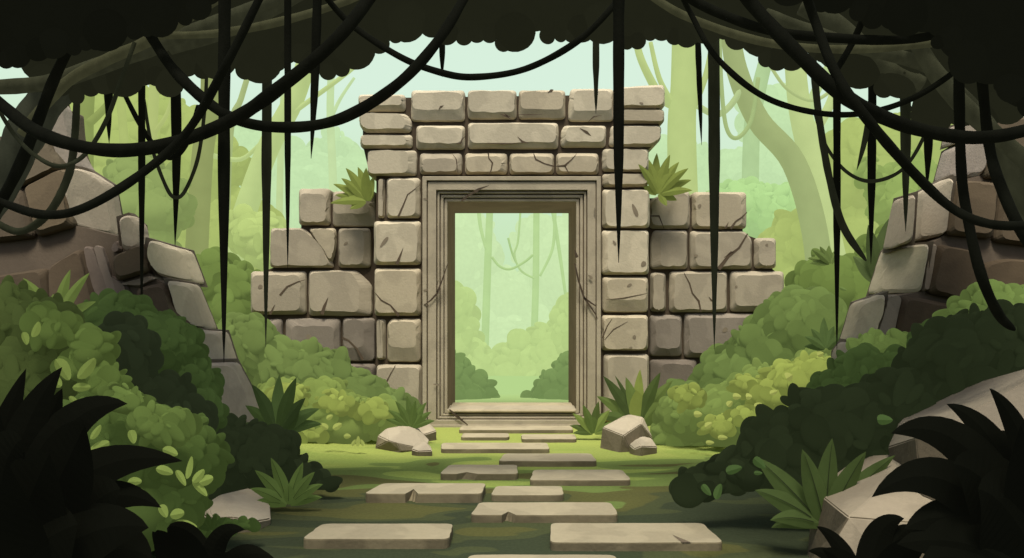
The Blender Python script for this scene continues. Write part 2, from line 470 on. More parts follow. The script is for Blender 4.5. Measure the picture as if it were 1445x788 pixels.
# ================================================================== THE GATE
ST = 1.0
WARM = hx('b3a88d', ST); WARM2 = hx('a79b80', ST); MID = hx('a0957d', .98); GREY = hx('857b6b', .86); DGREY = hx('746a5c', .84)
gate = empty('stone_gateway', (0, 10.3, 0), 'tall ruined stone gateway of stacked blocks with an open doorway', 'gateway')
GY = 10.0
B = lambda *a, **k: block(gate, *a, **k)
# top course
B((505, 133, 572, 157), GY, WARM, ins=(3, 3, 4, 7))
B([(506, 160), (572, 160), (581, 170), (580, 187), (515, 187), (507, 178)], GY, WARM, ins=(3, 2, 10, 5))
B((508, 190, 582, 209), GY, WARM, ins=(3, 2, 8, 3))
B((518, 212, 588, 248), GY, WARM, ins=(2, 2, 12, 3))
B((580, 127, 656, 171), GY, WARM, ins=(3, 4, 5, 16), cracks=[[(619, 155, .3), (622, 151, 3), (626, 149, .3)]])
B((660, 127, 729, 168), GY, WARM, ins=(2, 3, 3, 9), cracks=[[(705, 161, .4), (714, 164, 3), (722, 169, .4)], [(711, 160, .4), (716, 164, 2.5), (720, 165, .4)]])
B((732, 127, 798, 168), GY, WARM2, ins=(3, 4, 4, 13), cracks=[[(732, 162, .4), (745, 162, 1.6), (765, 162, .3)], [(773, 131, .5), (778, 128, 4), (781, 127, 1)]])
B([(805, 125), (866, 125), (866, 171), (802, 171), (802, 150)], GY, WARM, ins=(8, 4, 3, 14), cracks=[[(830, 172, .4), (838, 165, 2), (850, 163, .3)]])
B([(868, 123), (938, 119), (939, 152), (868, 153)], GY, WARM, ins=(3, 4, 2, 4), pits=[(905, 146, 6, 3, 20)])
B((868, 154, 938, 174), GY, WARM2, ins=(3, 2, 3, 3))
B((587, 177, 656, 211), GY, WARM, ins=(3, 4, 4, 8), cracks=[[(643, 203, .3), (650, 203, 2.4), (652, 197, 2), (656, 193, .6)]])
B((660, 173, 788, 210), GY, WARM, ins=(3, 3, 3, 8), cracks=[[(684, 203, .3), (710, 203, 1.8), (737, 202, .3)], [(730, 193, .3), (737, 200, 3), (746, 202, .3)]])
B([(797, 177), (856, 177), (855, 208), (791, 208), (792, 184)], GY, WARM, ins=(8, 4, 3, 7), cracks=[[(818, 181, .4), (828, 187, 4), (834, 192, .4)]])
B([(862, 177), (934, 177), (933, 198), (920, 207), (859, 207)], GY, WARM, ins=(8, 3, 3, 4))
B((592, 216, 652, 246), GY, MID, ins=(4, 8, 8, 3), cracks=[[(638, 217, .4), (644, 225, 1.3), (646, 244, .6)]])
B((656, 216, 716, 246), GY, WARM2, ins=(2, 6, 9, 3), cracks=[[(689, 216, 2), (690, 224, 1.6), (695, 230, 2.2), (693, 240, 1.5), (690, 247, .5)]])
B((719, 216, 782, 246), GY, WARM2, ins=(3, 6, 3, 3), cracks=[[(753, 217, 1), (756, 225, 2.4), (768, 231, 1.6), (782, 235, 2)]])
B((785, 216, 845, 246), GY, WARM2, ins=(3, 6, 3, 3), cracks=[[(785, 235, 1.6), (797, 234, 3), (806, 226, 1.6), (814, 217, .5)], [(797, 234, 2), (803, 245, .5)]])
B((850, 210, 916, 242), GY, WARM, ins=(6, 2, 4, 3)); B((850, 245, 915, 264), GY, WARM2, ins=(8, 2, 3, 3))
# left jamb
B((533, 252, 543, 308), GY+.02, MID, ins=(2, 2, 3, 3), r=4); B((545, 251, 593, 308), GY, WARM, ins=(3, 3, 7, 3), cracks=[[(592, 262, .5), (575, 275, 1.6), (569, 290, 2), (562, 306, 3)]])
B((527, 312, 594, 374), GY, WARM, ins=(4, 4, 6, 4), cracks=[[(560, 373, 5), (564, 363, 3), (569, 350, .3)]], pits=[(542, 342, 19, 5, -52)])
B((528, 379, 594, 446), GY, WARM2, ins=(2, 4, 6, 4), cracks=[[(529, 413, .8), (538, 424, 2), (551, 431, 2), (563, 446, 4)]])
B((531, 451, 544, 508), GY+.02, MID, ins=(2, 2, 4, 3), r=4); B([(552, 450), (594, 450), (594, 511), (546, 511), (546, 458)], GY, WARM2, ins=(3, 5, 5, 18))
B((531, 515, 595, 596), GY, MID, ins=(2, 4, 4, 5), cracks=[[(558, 516, 1), (550, 530, 1.4), (541, 548, 3), (533, 560, 1)]])
# right jamb
B((850, 267, 917, 322), GY, WARM, ins=(5, 3, 3, 3), pits=[(896, 297, 20, 6, 68)])
B((849, 325, 916, 388), GY, WARM, ins=(8, 3, 3, 3), pits=[(867, 343, 8, 4, 60), (908, 373, 9, 7, -50)])
B((850, 391, 915, 441), GY, WARM2, ins=(6, 3, 3, 18), cracks=[[(855, 423, .4), (880, 421, 1.6), (914, 414, .5)]], pits=[(888, 403, 8, 4, -30)])
B((849, 445, 915, 495), GY, WARM2, ins=(4, 4, 3, 3), cracks=[[(853, 480, .6), (866, 465, 1.5), (886, 454, .3)], [(850, 477, 2), (857, 460, 1.4), (864, 450, .4)]], pits=[(895, 476, 5, 6, 0), (890, 491, 5, 3, 0)])
B((852, 500, 916, 596), GY, MID, ins=(5, 4, 4, 5))
# dark mortared core between and behind the blocks
def slab_core(parent, poly, Y0, Y1, col):
    YF = Y0 if callable(Y0) else (lambda x, y: Y0)
    V = [P(x, y, YF(x, y)) for x, y in poly]+[P(x, y, YF(x, y))+Vector((0, .12 if Y1 == 'thin' else Y1-YF(x, y), 0)) for x, y in poly]; n = len(poly)
    Fc = [tuple(range(n)), tuple(range(n, 2*n))[::-1]]+[(i, (i+1) % n, n+(i+1) % n, n+i) for i in range(n)]
    o = obj('wall_core', V, Fc, M_stone, parent, col); fixnormals(o); return o
CORE = hx('5c4f3d', .6)
slab_core(gate, [(574, 138), (866, 134), (866, 126), (930, 126), (930, 200), (912, 212), (912, 248), (592, 248), (522, 248), (512, 205), (512, 140)], GY+.05, GY+1.0, CORE)
slab_core(gate, [(531, 247.9), (597, 247.9), (597, 604), (531, 604)], GY+.052, GY+1.0, CORE)
slab_core(gate, [(847, 247.9), (913, 247.9), (913, 604), (847, 604)], GY+.052, GY+1.0, CORE)
# carved door frame: stepped mouldings
def ring(parent, name, o, i, Yf, Yb, col):
    def q(r, y):
        x0, y0, x1, y1 = r; f = [P(x0, y0, Yf), P(x1, y0, Yf), P(x1, y1, Yf), P(x0, y1, Yf)]
        return [Vector((p.x, y, p.z)) for p in f]
    V = q(o, Yf)+q(i, Yf)+q(o, Yb)+q(i, Yb); Fc = []
    for a in range(4):
        b = (a+1) % 4
        Fc += [(a, b, 4+b, 4+a), (8+a, 8+b, b, a), (4+a, 4+b, 12+b, 12+a)]
    ob = obj(name, V, Fc, M_stone, parent, col); fixnormals(ob)
    mo = ob.modifiers.new('edge', 'BEVEL'); mo.width = .006; mo.segments = 2; mo.limit_method = 'ANGLE'
    return ob
FR = hx('a0957c', .97); FD = hx('6b5e4b', .9)
fr = empty('door_frame', (0, 0, 0)); fr.parent = gate; fr.location = (0, 0, 0)
ring(fr, 'moulding', (596, 249, 848, 604), (602, 255, 842, 600), 9.93, 10.4, FR)
ring(fr, 'moulding_groove', (599, 252, 845, 603), (605, 258, 839, 598), 9.975, 10.4, FD)
ring(fr, 'moulding', (603.6, 256.6, 840.6, 602), (615.5, 268.5, 829, 593), 9.95, 10.4, FR)
ring(fr, 'moulding_groove', (612, 265, 832, 597), (619, 272, 826, 590), 10.0, 10.4, FD)
ring(fr, 'moulding', (617.2, 270.4, 827.3, 591.2), (620.2, 273.4, 824.3, 588.4), 9.98, 10.4, FR)
ring(fr, 'moulding_groove', (618, 271, 826, 590), (623, 276.5, 821, 586.5), 10.02, 10.4, FD)
ring(fr, 'moulding', (621.8, 275.2, 822.6, 587), (625.8, 279.2, 818.6, 584.6), 10.0, 10.4, FR)
ring(fr, 'moulding_groove', (623, 277, 821, 586), (628.5, 282, 816, 583), 10.04, 10.4, FD)
ring(fr, 'moulding', (627.2, 280.6, 817.2, 583.6), (631.2, 284.8, 813.2, 578), 10.02, 10.4, FR)
ring(fr, 'door_reveal', (600, 262, 845, 603), (632, 285.6, 812.4, 606), 10.06, 11.35, hx('66593f', .9)).color[3] = .55  # own-colour glow added to brighten the reveal
for lines in ([[(651, 284, 3), (661, 276, 3), (670, 271, 2.4)], [(670, 271, 5), (676, 267, 3), (690, 262, .6)]],
              [[(598, 431, 1), (608, 424, 2.2), (617, 414, 3), (623, 398, 2), (632, 372, 1)], [(605, 430, .5), (603, 434, 2), (599, 430, .5)], [(617, 413, 1), (616, 405, 1.5), (619, 395, .4)]],
              [[(811, 372, 2), (816, 395, 2.5), (824, 420, 3), (840, 443, 2), (843, 450, .6)], [(824, 420, 2), (833, 427, 2.5), (841, 432, 1.5)], [(811, 353, 1), (814, 363, 5), (813, 364, .5)]],
              [[(634, 578, 2), (645, 588, 4), (660, 600, 1.2)]]):
    crack(fr, lines, 9.925, hx('4d4131', .8))
for (x, y, w_, h_, a) in ((833, 391, 8, 4, 40), (600, 281, 6, 3, 10), (839, 297, 8, 2, 90), (600, 410, 6, 3, 0), (617, 543, 12, 3, 5)):
    pit(fr, x, y, w_, h_, a, 9.926)
# threshold with a worn lighter tread
def boxobj(name, x0, x1, y0, y1, z0, z1, parent, col, bev=.012, cham=0, label=None):
    V = [(x0+cham, y0, z0), (x1-cham, y0, z0), (x1, y1, z0), (x0, y1, z0), (x0+cham, y0, z1), (x1-cham, y0, z1), (x1, y1, z1), (x0, y1, z1)]
    Fc = [(0, 3, 2, 1), (4, 5, 6, 7), (0, 1, 5, 4), (1, 2, 6, 5), (2, 3, 7, 6), (3, 0, 4, 7)]
    o = obj(name, V, Fc, M_stone, parent, col)
    m = o.modifiers.new('edge', 'BEVEL'); m.width = bev; m.segments = 2
    return o
boxobj('threshold', -.80, .80, 9.96, 10.72, .182, .212, gate, hx('a89b7c', .95))
boxobj('plinth', -1.14, 1.14, 9.97, 10.06, -.02, .045, gate, hx('7d705b', ST))

# ---- ruined wings
WY = 10.3
lw = empty('ruined_wall', (-2.3, 10.5, 0), 'stepped ruined block wall left of the gateway, its top course holding two blocks', 'wall', 'crumbling walls flanking the gateway')
B = lambda *a, **k: block(lw, *a, **k)
B((421, 266, 466, 318), WY, MID, ins=(3, 8, 5, 4)); B((469, 270, 531, 320), WY, MID, ins=(3, 3, 8, 18))
B([(381, 322), (428, 322), (458, 347), (472, 378), (380, 378)], WY, MID, ins=(3, 3, 6, 3))
B([(434, 322), (474, 322), (474, 350), (467, 375)], WY, WARM2, ins=(3, 3, 3, 4)); B([(477, 322), (521, 322), (523, 330), (523, 378), (477, 378)], WY, MID, ins=(3, 3, 12, 4), pits=[(488, 344, 7, 4, -30)])
B((353, 383, 432, 444), WY, MID, ins=(4, 6, 8, 5), cracks=[[(395, 417, 3), (405, 405, 2.5), (420, 398, 1.6), (431, 395, .6)], [(381, 444, 3), (385, 436, 2), (388, 430, .4)]], pits=[(367, 405, 7, 6, -30)])
B([(435, 382), (503, 382), (512, 390), (525, 403), (525, 446), (435, 446)], WY, MID, ins=(3, 4, 22, 5), cracks=[[(454, 444, 5), (458, 432, 4), (463, 420, .4)]])
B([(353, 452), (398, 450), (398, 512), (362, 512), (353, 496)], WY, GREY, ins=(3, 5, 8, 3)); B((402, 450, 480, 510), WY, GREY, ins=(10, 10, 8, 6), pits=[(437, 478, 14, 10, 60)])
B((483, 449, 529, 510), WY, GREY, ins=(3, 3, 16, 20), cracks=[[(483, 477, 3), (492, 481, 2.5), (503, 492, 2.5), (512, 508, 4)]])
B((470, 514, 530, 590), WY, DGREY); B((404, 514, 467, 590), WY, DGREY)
slab_core(lw, [(425, 280), (531, 280), (531, 604), (400, 604), (358, 505), (358, 388), (386, 378), (386, 326), (425, 322)], WY+.05, WY+.9, CORE)
rw = empty('ruined_wall', (2.4, 10.5, 0), 'stepped ruined block wall right of the gateway with long diagonal cracks across its blocks', 'wall', 'crumbling walls flanking the gateway')
B = lambda *a, **k: block(rw, *a, **k)
B([(917, 282), (945, 270), (974, 270), (974, 323), (917, 323)], WY, MID, ins=(3, 3, 5, 4), cracks=[[(918, 305, 1.5), (930, 305, 2.5), (934, 315, 1.4), (937, 323, .5)]])
B((977, 271, 1054, 323), WY, WARM2, ins=(4, 4, 8, 4), cracks=[[(1031, 323, 3.5), (1038, 313, 2.5), (1048, 306, 2), (1054, 300, 1.6)], [(1024, 322, 3), (1028, 314, .4)]], pits=[(987, 291, 5, 6, 20)])
B([(922, 325), (971, 325), (971, 380), (918, 380), (918, 340)], WY, MID, ins=(16, 4, 3, 4))
B([(974, 326), (1051, 326), (1062, 338), (1062, 380), (974, 380)], WY, MID, ins=(6, 4, 5, 4), cracks=[[(1014, 380, 6), (1028, 362, 4), (1043, 350, 3), (1055, 330, 2)], [(1022, 364, .5), (1032, 356, 3), (1036, 356, .4)]], pits=[(982, 361, 6, 4, 10)])
B((1065, 336, 1096, 379), WY, MID, ins=(5, 4, 4, 4), pits=[(1082, 346, 4, 4, 0)])
B((918, 385, 940, 440), WY, MID, ins=(3, 3, 4, 3)); B((945, 383, 1027, 441), WY, MID, ins=(6, 4, 3, 4), cracks=[[(965, 385, .6), (973, 400, 2), (977, 414, 2), (986, 425, 3), (989, 440, 2)], [(1000, 419, .4), (1004, 424, 2.4), (1007, 427, .4)]])
B((1031, 383, 1107, 440), WY, MID, ins=(6, 5, 4, 8), pits=[(1039, 405, 4, 4, 0)])
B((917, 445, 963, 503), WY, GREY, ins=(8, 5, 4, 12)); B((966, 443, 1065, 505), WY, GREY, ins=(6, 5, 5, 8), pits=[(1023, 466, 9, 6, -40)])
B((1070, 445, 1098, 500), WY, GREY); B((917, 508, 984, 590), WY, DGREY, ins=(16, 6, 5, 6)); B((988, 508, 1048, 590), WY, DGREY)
slab_core(rw, [(914, 280), (1048, 280), (1048, 330), (1090, 345), (1090, 380), (1100, 388), (1100, 436), (1086, 500), (1040, 604), (914, 604)], WY+.05, WY+.9, CORE)

# ================================================================== STEPPING SLABS
slabs = [  # front-left x, front-right x, back-left, back-right, y back, y front edge, y bottom, label
 (647, 809, 652, 807, 601, 607, 612, 'widest thin slab lying right at the foot of the doorway, chipped in its front edge'),
 (650, 718, 653, 718, 611.5, 617.5, 622, 'shortest pale slab, second from the doorway on the left side'),
 (736, 814, 736, 811, 613, 620, 625, 'short pale slab beside the shortest slab, second from the doorway on the right side'),
 (622, 776, 624, 772, 625, 634, 640, 'long pale stepping slab across the lit grass, third step out from the doorway'),
 (703, 843, 712, 834, 640, 651, 659, 'pale stepping slab on the lit grass reaching right of the path, fourth step out from the doorway'),
 (620, 731, 634, 730, 656, 669, 678, 'small stepping slab with a chipped front edge, left half of the path, in the half shade'),
 (747, 891, 753, 878, 663, 678, 686, 'stepping slab furthest right in the middle of the path, its top unmarked'),
 (513, 680, 540, 686, 682, 697, 710, 'broad stepping slab furthest left in the middle of the path with a broken notch'),
 (692, 796, 700, 793, 686, 699, 708, 'small plain stepping slab in the middle of the path, just behind the long notched one'),
 (663, 873, 676, 862, 709, 727, 738, 'long stepping slab in the foreground middle with a small triangular notch'),
 (425, 634, 455, 640, 739, 761, 775, 'large stepping slab in the left foreground, dark mossy soil around it'),
 (776, 1022, 777, 992, 738, 766, 778, 'largest stepping slab in the right foreground with a split at its right end'),
 (650, 880, 662, 868, 783, 808, 822, 'nearest stepping slab, only its back edge showing at the bottom of the view'),
]
notch = {5: (644, 674, 2.6), 7: (572, 590, 7), 9: (708, 728, 5)}
for i, (fl, fr_, bl, br, yb, yf, yo, lab) in enumerate(slabs):
    Yf = CH*F/(yo-HY); z = CH-(yf-HY)*Yf/F; Yb = (CH-z)*F/(yb-HY)
    cx = ((fl+fr_)/2-CX)*Yf/F
    e = empty('stepping_slab', (cx, (Yf+Yb)/2, 0), 'flat rectangular stone; '+lab if False else lab, 'stepping stone', 'stone slabs of the path to the gateway')
    X = lambda px, Y: (px-CX)*Y/F
    poly = [(X(fl, Yf), Yf), (X(fr_, Yf), Yf), (X(br, Yb), Yb), (X(bl, Yb), Yb)]
    rp = rounded(poly, .055, wob=.012, seed=i+3, k=4)
    # broken notch in the front edge
    hit = None
    if i in notch and notch[i][2]:
        a, b, h = notch[i]; xa, xb = X(a, Yf), X(b, Yf); dep = max(.02, h*Yf*Yf/(F*CH))
        fy = min(p.y for p in rp)
        keep = [p for p in rp if not (abs(p.y-fy) < .03 and xa-.01 < p.x < xb+.01)]
        k = next(q for q, p in enumerate(keep) if abs(p.y-fy) < .03 and p.x < xa and keep[(q+1) % len(keep)].x > xb)
        new = [Vector((xa, Yf)), Vector((xa*.55+xb*.45, Yf)), Vector((xa*.3+xb*.7, Yf)), Vector((xb, Yf))]
        rp = keep[:k+1]+new+keep[k+1:]; hit = (k+2, k+3)
    n = len(rp); V = []
    cxx = sum(p.x for p in rp)/n; cyy = (Yf+Yb)/2
    for lv, (zz, sc_) in enumerate(((-.05, 1), (z-.008, 1), (z, .985))):
        for q, p in enumerate(rp):
            dy = 0
            if hit and lv and q in hit: dy = dep*(1 if q == hit[0] else .55)
            V.append((cxx+(p.x-cxx)*(1-(1-sc_)*.4), cyy+(p.y-cyy)*sc_+dy, zz))
    Fc = [tuple(range(n))[::-1]]+[(k*n+q, k*n+(q+1) % n, (k+1)*n+(q+1) % n, (k+1)*n+q) for k in range(2) for q in range(n)]+[tuple(range(2*n, 3*n))]
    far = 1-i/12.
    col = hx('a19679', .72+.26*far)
    o = obj('slab_body', V, Fc, M_stone, e, col); fixnormals(o)
    o.data.materials.append(M_shaded)                                    # side faces painted darker, as if in shade
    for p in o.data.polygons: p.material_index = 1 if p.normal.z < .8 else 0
    if i == 11:
        V = [(X(950, Yf+.14), Yf+.16, z+.003), (X(975, Yf), Yf-.003, z+.003), (X(962, Yf), Yf-.003, z+.003)]
        obj('crack', V, [(0, 1, 2)], M_crack, e, hx('6d604d', .7))

# ================================================================== BOULDERS
DB = .97
def boulder(name, label, pts, col, group=None, crk=None, bev=.012, dy=.9):
    """pts: (px,py,Y) seen outline and ridge points"""
    W = [P(p[0], p[1], p[2]*DB) for p in pts]
    cx = sum(p.x for p in W)/len(W); cy = sum(p.y for p in W)/len(W)
    e = empty(name, (cx, cy+.1, 0), label, 'boulder', group)
    back = [Vector((cx+(p.x-cx)*.7, p.y+dy*(max(q.x for q in W)-min(q.x for q in W))*.6, p.z*.8)) for p in W]
    low = [Vector((cx+(p.x-cx)*.97, p.y+.02, -.06)) for p in W+back if p.z < .22]
    rk = hull('rock_body', W+back+low, e, col, bev=min(bev, .009))
    rk.data.materials.append(M_shaded)
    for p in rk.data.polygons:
        if p.normal.z < .42: p.material_index = 1  # shade painted on the steep faces as darker stone
    for c in (crk or []):
        V, Fc = [], []
        for k, (x, y, Yq, w_) in enumerate(c):
            V += [P(x, y-w_/2, Yq), P(x, y+w_/2, Yq)]
            if k: Fc.append((2*k-2, 2*k-1, 2*k+1, 2*k))
        obj('crack', V, Fc, M_crack, e, CRK)
    return e
BC = hx('b0a48a', .8)
bg_ = 'boulders lying beside the path'
boulder('boulder', 'larger angular boulder at the left of the doorway, beside the path', [(529, 632, 8.8), (533, 615, 8.85), (545, 605, 8.9), (570, 600, 9.0), (583, 598, 9.1), (606, 622, 8.95), (600, 634, 8.7), (565, 636, 8.55), (548, 622, 8.6), (560, 625, 8.55), (585, 630, 8.6)], BC, bg_)
boulder('boulder', 'smooth boulder leaning behind the larger angular one at the left of the doorway', [(569, 602, 9.3), (580, 593, 9.35), (596, 590, 9.4), (611, 600, 9.4), (616, 608, 9.3), (600, 613, 9.2), (580, 612, 9.2)], BC, bg_)
boulder('boulder', 'tiny flat boulder tucked at the right foot of the left pair of boulders', [(580, 634, 8.4), (586, 626, 8.45), (600, 623, 8.5), (611, 632, 8.45), (610, 636, 8.35), (590, 637, 8.35)], BC, bg_)
boulder('boulder', 'rounded boulder under the broad dark fern at the right of the doorway', [(845, 625, 8.8), (850, 605, 8.85), (870, 590, 9.0), (888, 585, 9.1), (908, 589, 9.1), (919, 605, 9), (921, 618, 8.9), (895, 629, 8.6), (872, 628, 8.55), (850, 603, 8.8), (880, 615, 8.55), (905, 598, 8.8)], BC, bg_)
boulder('boulder', 'small pale boulder right beside the rounded one at the right of the doorway', [(888, 628, 8.5), (897, 620, 8.5), (908, 616, 8.6), (920, 619, 8.6), (928, 631, 8.5), (918, 634, 8.4), (895, 634, 8.4), (905, 630, 8.35)], BC, bg_)
boulder('boulder', 'grey boulder among leaves in the left foreground, below the mottled bush', [(285, 727, 5.75), (291, 710, 5.85), (310, 698, 6.0), (325, 694, 6.1), (350, 700, 6.1), (374, 711, 6.0), (382, 732, 5.8), (360, 736, 5.6), (330, 730, 5.55), (300, 732, 5.6), (322, 712, 5.75), (355, 720, 5.7)], hx('a89c84', .9), bg_)

# ================================================================== SIDE RUINS: stone heaps
def stone(parent, front, side, col_front, col_side, bev=.03, back=1.0):
    """front: (px,py,Y) polygon of the shaded face toward the path; side: far edge points of the lit sloping face"""
    yf = sum(p[2] for p in front)/len(front); ys = sum(p[2] for p in side)/len(side)
    W = [P(p[0], p[1], yf) for p in front]+[P(p[0], p[1], ys) for p in side]
    far = [Vector((p.x*1.05, p.y+back, p.z)) for p in W]
    o = hull('stone_block', W+far, parent, col_side, bev)
    # shade painted on the front face as darker stone, top and flank stay pale
    m2 = M_shaded
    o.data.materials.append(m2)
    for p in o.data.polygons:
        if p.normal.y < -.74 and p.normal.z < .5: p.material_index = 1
    return o
def grow(poly, k):
    cx = sum(p[0] for p in poly)/len(poly); cy = sum(p[1] for p in poly)/len(poly)
    return [(cx+(x-cx)*k, cy+(y-cy)*k) for x, y in poly]
def heap(parent, Yr, lit, mid, dark, cores, sgn, lk=1.0, dk=.75):  # light and shade painted in: flank blocks paler, front blocks darker
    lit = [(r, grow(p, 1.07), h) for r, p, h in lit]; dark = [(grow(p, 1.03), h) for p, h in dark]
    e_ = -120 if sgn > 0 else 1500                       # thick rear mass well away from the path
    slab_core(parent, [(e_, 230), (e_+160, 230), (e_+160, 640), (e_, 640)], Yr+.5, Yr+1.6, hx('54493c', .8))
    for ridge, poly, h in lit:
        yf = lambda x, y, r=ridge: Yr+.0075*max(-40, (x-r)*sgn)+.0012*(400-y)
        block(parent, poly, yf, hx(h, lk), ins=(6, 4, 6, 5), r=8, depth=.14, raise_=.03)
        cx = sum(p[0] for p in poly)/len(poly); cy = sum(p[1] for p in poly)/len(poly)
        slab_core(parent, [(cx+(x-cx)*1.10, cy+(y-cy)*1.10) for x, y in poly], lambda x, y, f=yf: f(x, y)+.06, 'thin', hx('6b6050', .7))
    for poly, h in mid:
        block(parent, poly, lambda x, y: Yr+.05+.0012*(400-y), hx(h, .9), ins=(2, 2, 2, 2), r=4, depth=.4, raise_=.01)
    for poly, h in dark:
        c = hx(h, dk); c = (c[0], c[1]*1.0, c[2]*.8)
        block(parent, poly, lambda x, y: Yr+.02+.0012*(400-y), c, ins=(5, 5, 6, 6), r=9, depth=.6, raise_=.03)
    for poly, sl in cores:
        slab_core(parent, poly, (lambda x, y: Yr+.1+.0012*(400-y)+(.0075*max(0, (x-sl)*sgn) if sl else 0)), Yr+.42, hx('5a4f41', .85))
lh = empty('ruined_tower', (-3.6, 7.2, 0), 'leaning heap of huge stone blocks at the left, its pale flank stepping down', 'ruin', 'collapsed stone towers on either side of the path')
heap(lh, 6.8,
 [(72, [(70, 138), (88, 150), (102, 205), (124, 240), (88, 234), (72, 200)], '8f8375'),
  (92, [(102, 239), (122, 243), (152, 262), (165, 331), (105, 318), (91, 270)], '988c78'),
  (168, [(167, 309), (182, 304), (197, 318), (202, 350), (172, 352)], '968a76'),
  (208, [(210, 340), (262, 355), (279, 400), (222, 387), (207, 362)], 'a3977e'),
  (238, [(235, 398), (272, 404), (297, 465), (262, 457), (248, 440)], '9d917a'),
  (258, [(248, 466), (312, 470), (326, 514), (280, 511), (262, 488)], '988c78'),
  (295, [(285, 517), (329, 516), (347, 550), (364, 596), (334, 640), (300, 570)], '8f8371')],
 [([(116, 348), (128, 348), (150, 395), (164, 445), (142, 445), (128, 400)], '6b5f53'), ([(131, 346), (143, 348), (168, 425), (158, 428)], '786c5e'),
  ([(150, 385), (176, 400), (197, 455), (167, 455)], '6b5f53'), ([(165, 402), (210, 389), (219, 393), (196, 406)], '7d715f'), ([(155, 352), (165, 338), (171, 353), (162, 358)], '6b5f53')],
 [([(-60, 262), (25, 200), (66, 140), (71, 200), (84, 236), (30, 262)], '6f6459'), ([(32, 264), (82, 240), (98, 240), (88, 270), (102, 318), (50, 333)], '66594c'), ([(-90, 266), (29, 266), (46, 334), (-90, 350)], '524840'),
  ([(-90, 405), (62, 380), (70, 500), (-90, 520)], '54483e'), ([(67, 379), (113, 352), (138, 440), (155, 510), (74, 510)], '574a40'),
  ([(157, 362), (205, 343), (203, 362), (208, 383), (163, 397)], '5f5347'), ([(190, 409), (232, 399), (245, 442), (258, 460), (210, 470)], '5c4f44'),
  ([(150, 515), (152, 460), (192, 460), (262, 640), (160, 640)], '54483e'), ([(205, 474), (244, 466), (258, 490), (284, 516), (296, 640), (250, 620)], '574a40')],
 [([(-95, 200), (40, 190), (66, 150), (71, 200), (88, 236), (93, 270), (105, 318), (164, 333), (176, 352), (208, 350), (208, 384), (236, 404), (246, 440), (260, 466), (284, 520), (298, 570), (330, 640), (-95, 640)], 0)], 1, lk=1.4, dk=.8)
rh = empty('ruined_tower', (3.9, 7.2, 0), 'massive sloping stack of stone blocks at the right, mostly in brown shade', 'ruin', 'collapsed stone towers on either side of the path')
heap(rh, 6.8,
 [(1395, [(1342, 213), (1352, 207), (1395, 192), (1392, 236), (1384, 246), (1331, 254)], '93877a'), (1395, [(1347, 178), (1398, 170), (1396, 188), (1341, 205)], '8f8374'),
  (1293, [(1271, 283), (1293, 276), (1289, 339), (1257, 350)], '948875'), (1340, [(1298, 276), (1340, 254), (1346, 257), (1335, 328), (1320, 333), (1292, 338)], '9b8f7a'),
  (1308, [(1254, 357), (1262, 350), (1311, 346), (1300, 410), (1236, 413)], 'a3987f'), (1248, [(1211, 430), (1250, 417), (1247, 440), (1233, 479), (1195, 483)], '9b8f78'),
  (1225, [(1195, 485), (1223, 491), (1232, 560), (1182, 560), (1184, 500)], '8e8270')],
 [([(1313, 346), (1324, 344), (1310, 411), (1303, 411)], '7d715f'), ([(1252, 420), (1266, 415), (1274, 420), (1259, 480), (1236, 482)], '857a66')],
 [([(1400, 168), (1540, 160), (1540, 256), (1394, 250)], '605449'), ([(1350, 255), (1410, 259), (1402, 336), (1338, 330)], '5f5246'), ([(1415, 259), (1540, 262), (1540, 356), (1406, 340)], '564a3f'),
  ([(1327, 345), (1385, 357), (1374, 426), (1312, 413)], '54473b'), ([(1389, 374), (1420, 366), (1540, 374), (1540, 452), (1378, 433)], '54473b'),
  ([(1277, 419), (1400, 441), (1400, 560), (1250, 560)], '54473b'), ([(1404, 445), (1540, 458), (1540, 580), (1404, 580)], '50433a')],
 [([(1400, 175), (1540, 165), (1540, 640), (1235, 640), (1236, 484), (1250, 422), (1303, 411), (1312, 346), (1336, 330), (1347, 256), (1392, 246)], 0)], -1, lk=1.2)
# foreground right boulders
boulder('boulder', 'huge tilted boulder filling the right edge of the foreground, above the black fern', [(1300, 700, 4.57), (1292, 618, 4.67), (1320, 572, 4.77), (1340, 558, 4.87), (1398, 532, 4.97), (1460, 505, 4.97), (1520, 500, 4.87), (1520, 720, 4.37), (1380, 740, 4.27), (1335, 600, 4.52), (1395, 560, 4.62)], hx('968a74', .6), bg_, bev=.007)
boulder('boulder', 'large pale boulder in the right foreground, partly behind the black fern', [(1160, 790, 4.5), (1172, 745, 4.6), (1184, 704, 4.7), (1236, 652, 4.9), (1300, 640, 5.0), (1318, 652, 4.9), (1400, 660, 4.8), (1420, 790, 4.3), (1200, 800, 4.4), (1197, 730, 4.5), (1245, 672, 4.65), (1320, 740, 4.3), (1250, 800, 4.3)], hx('a0937a', .62), bg_, bev=.007)

# ================================================================== BUSHES (near, in the open)
exec_bushes = True
A = .62   # painted-leaf brightness to albedo
def lf(h, m=1.0):
    c = hx(h, A*m); return (c[0]*1.05, c[1]*.93, c[2]*.98)
nb = 'rounded bushes lining the path'
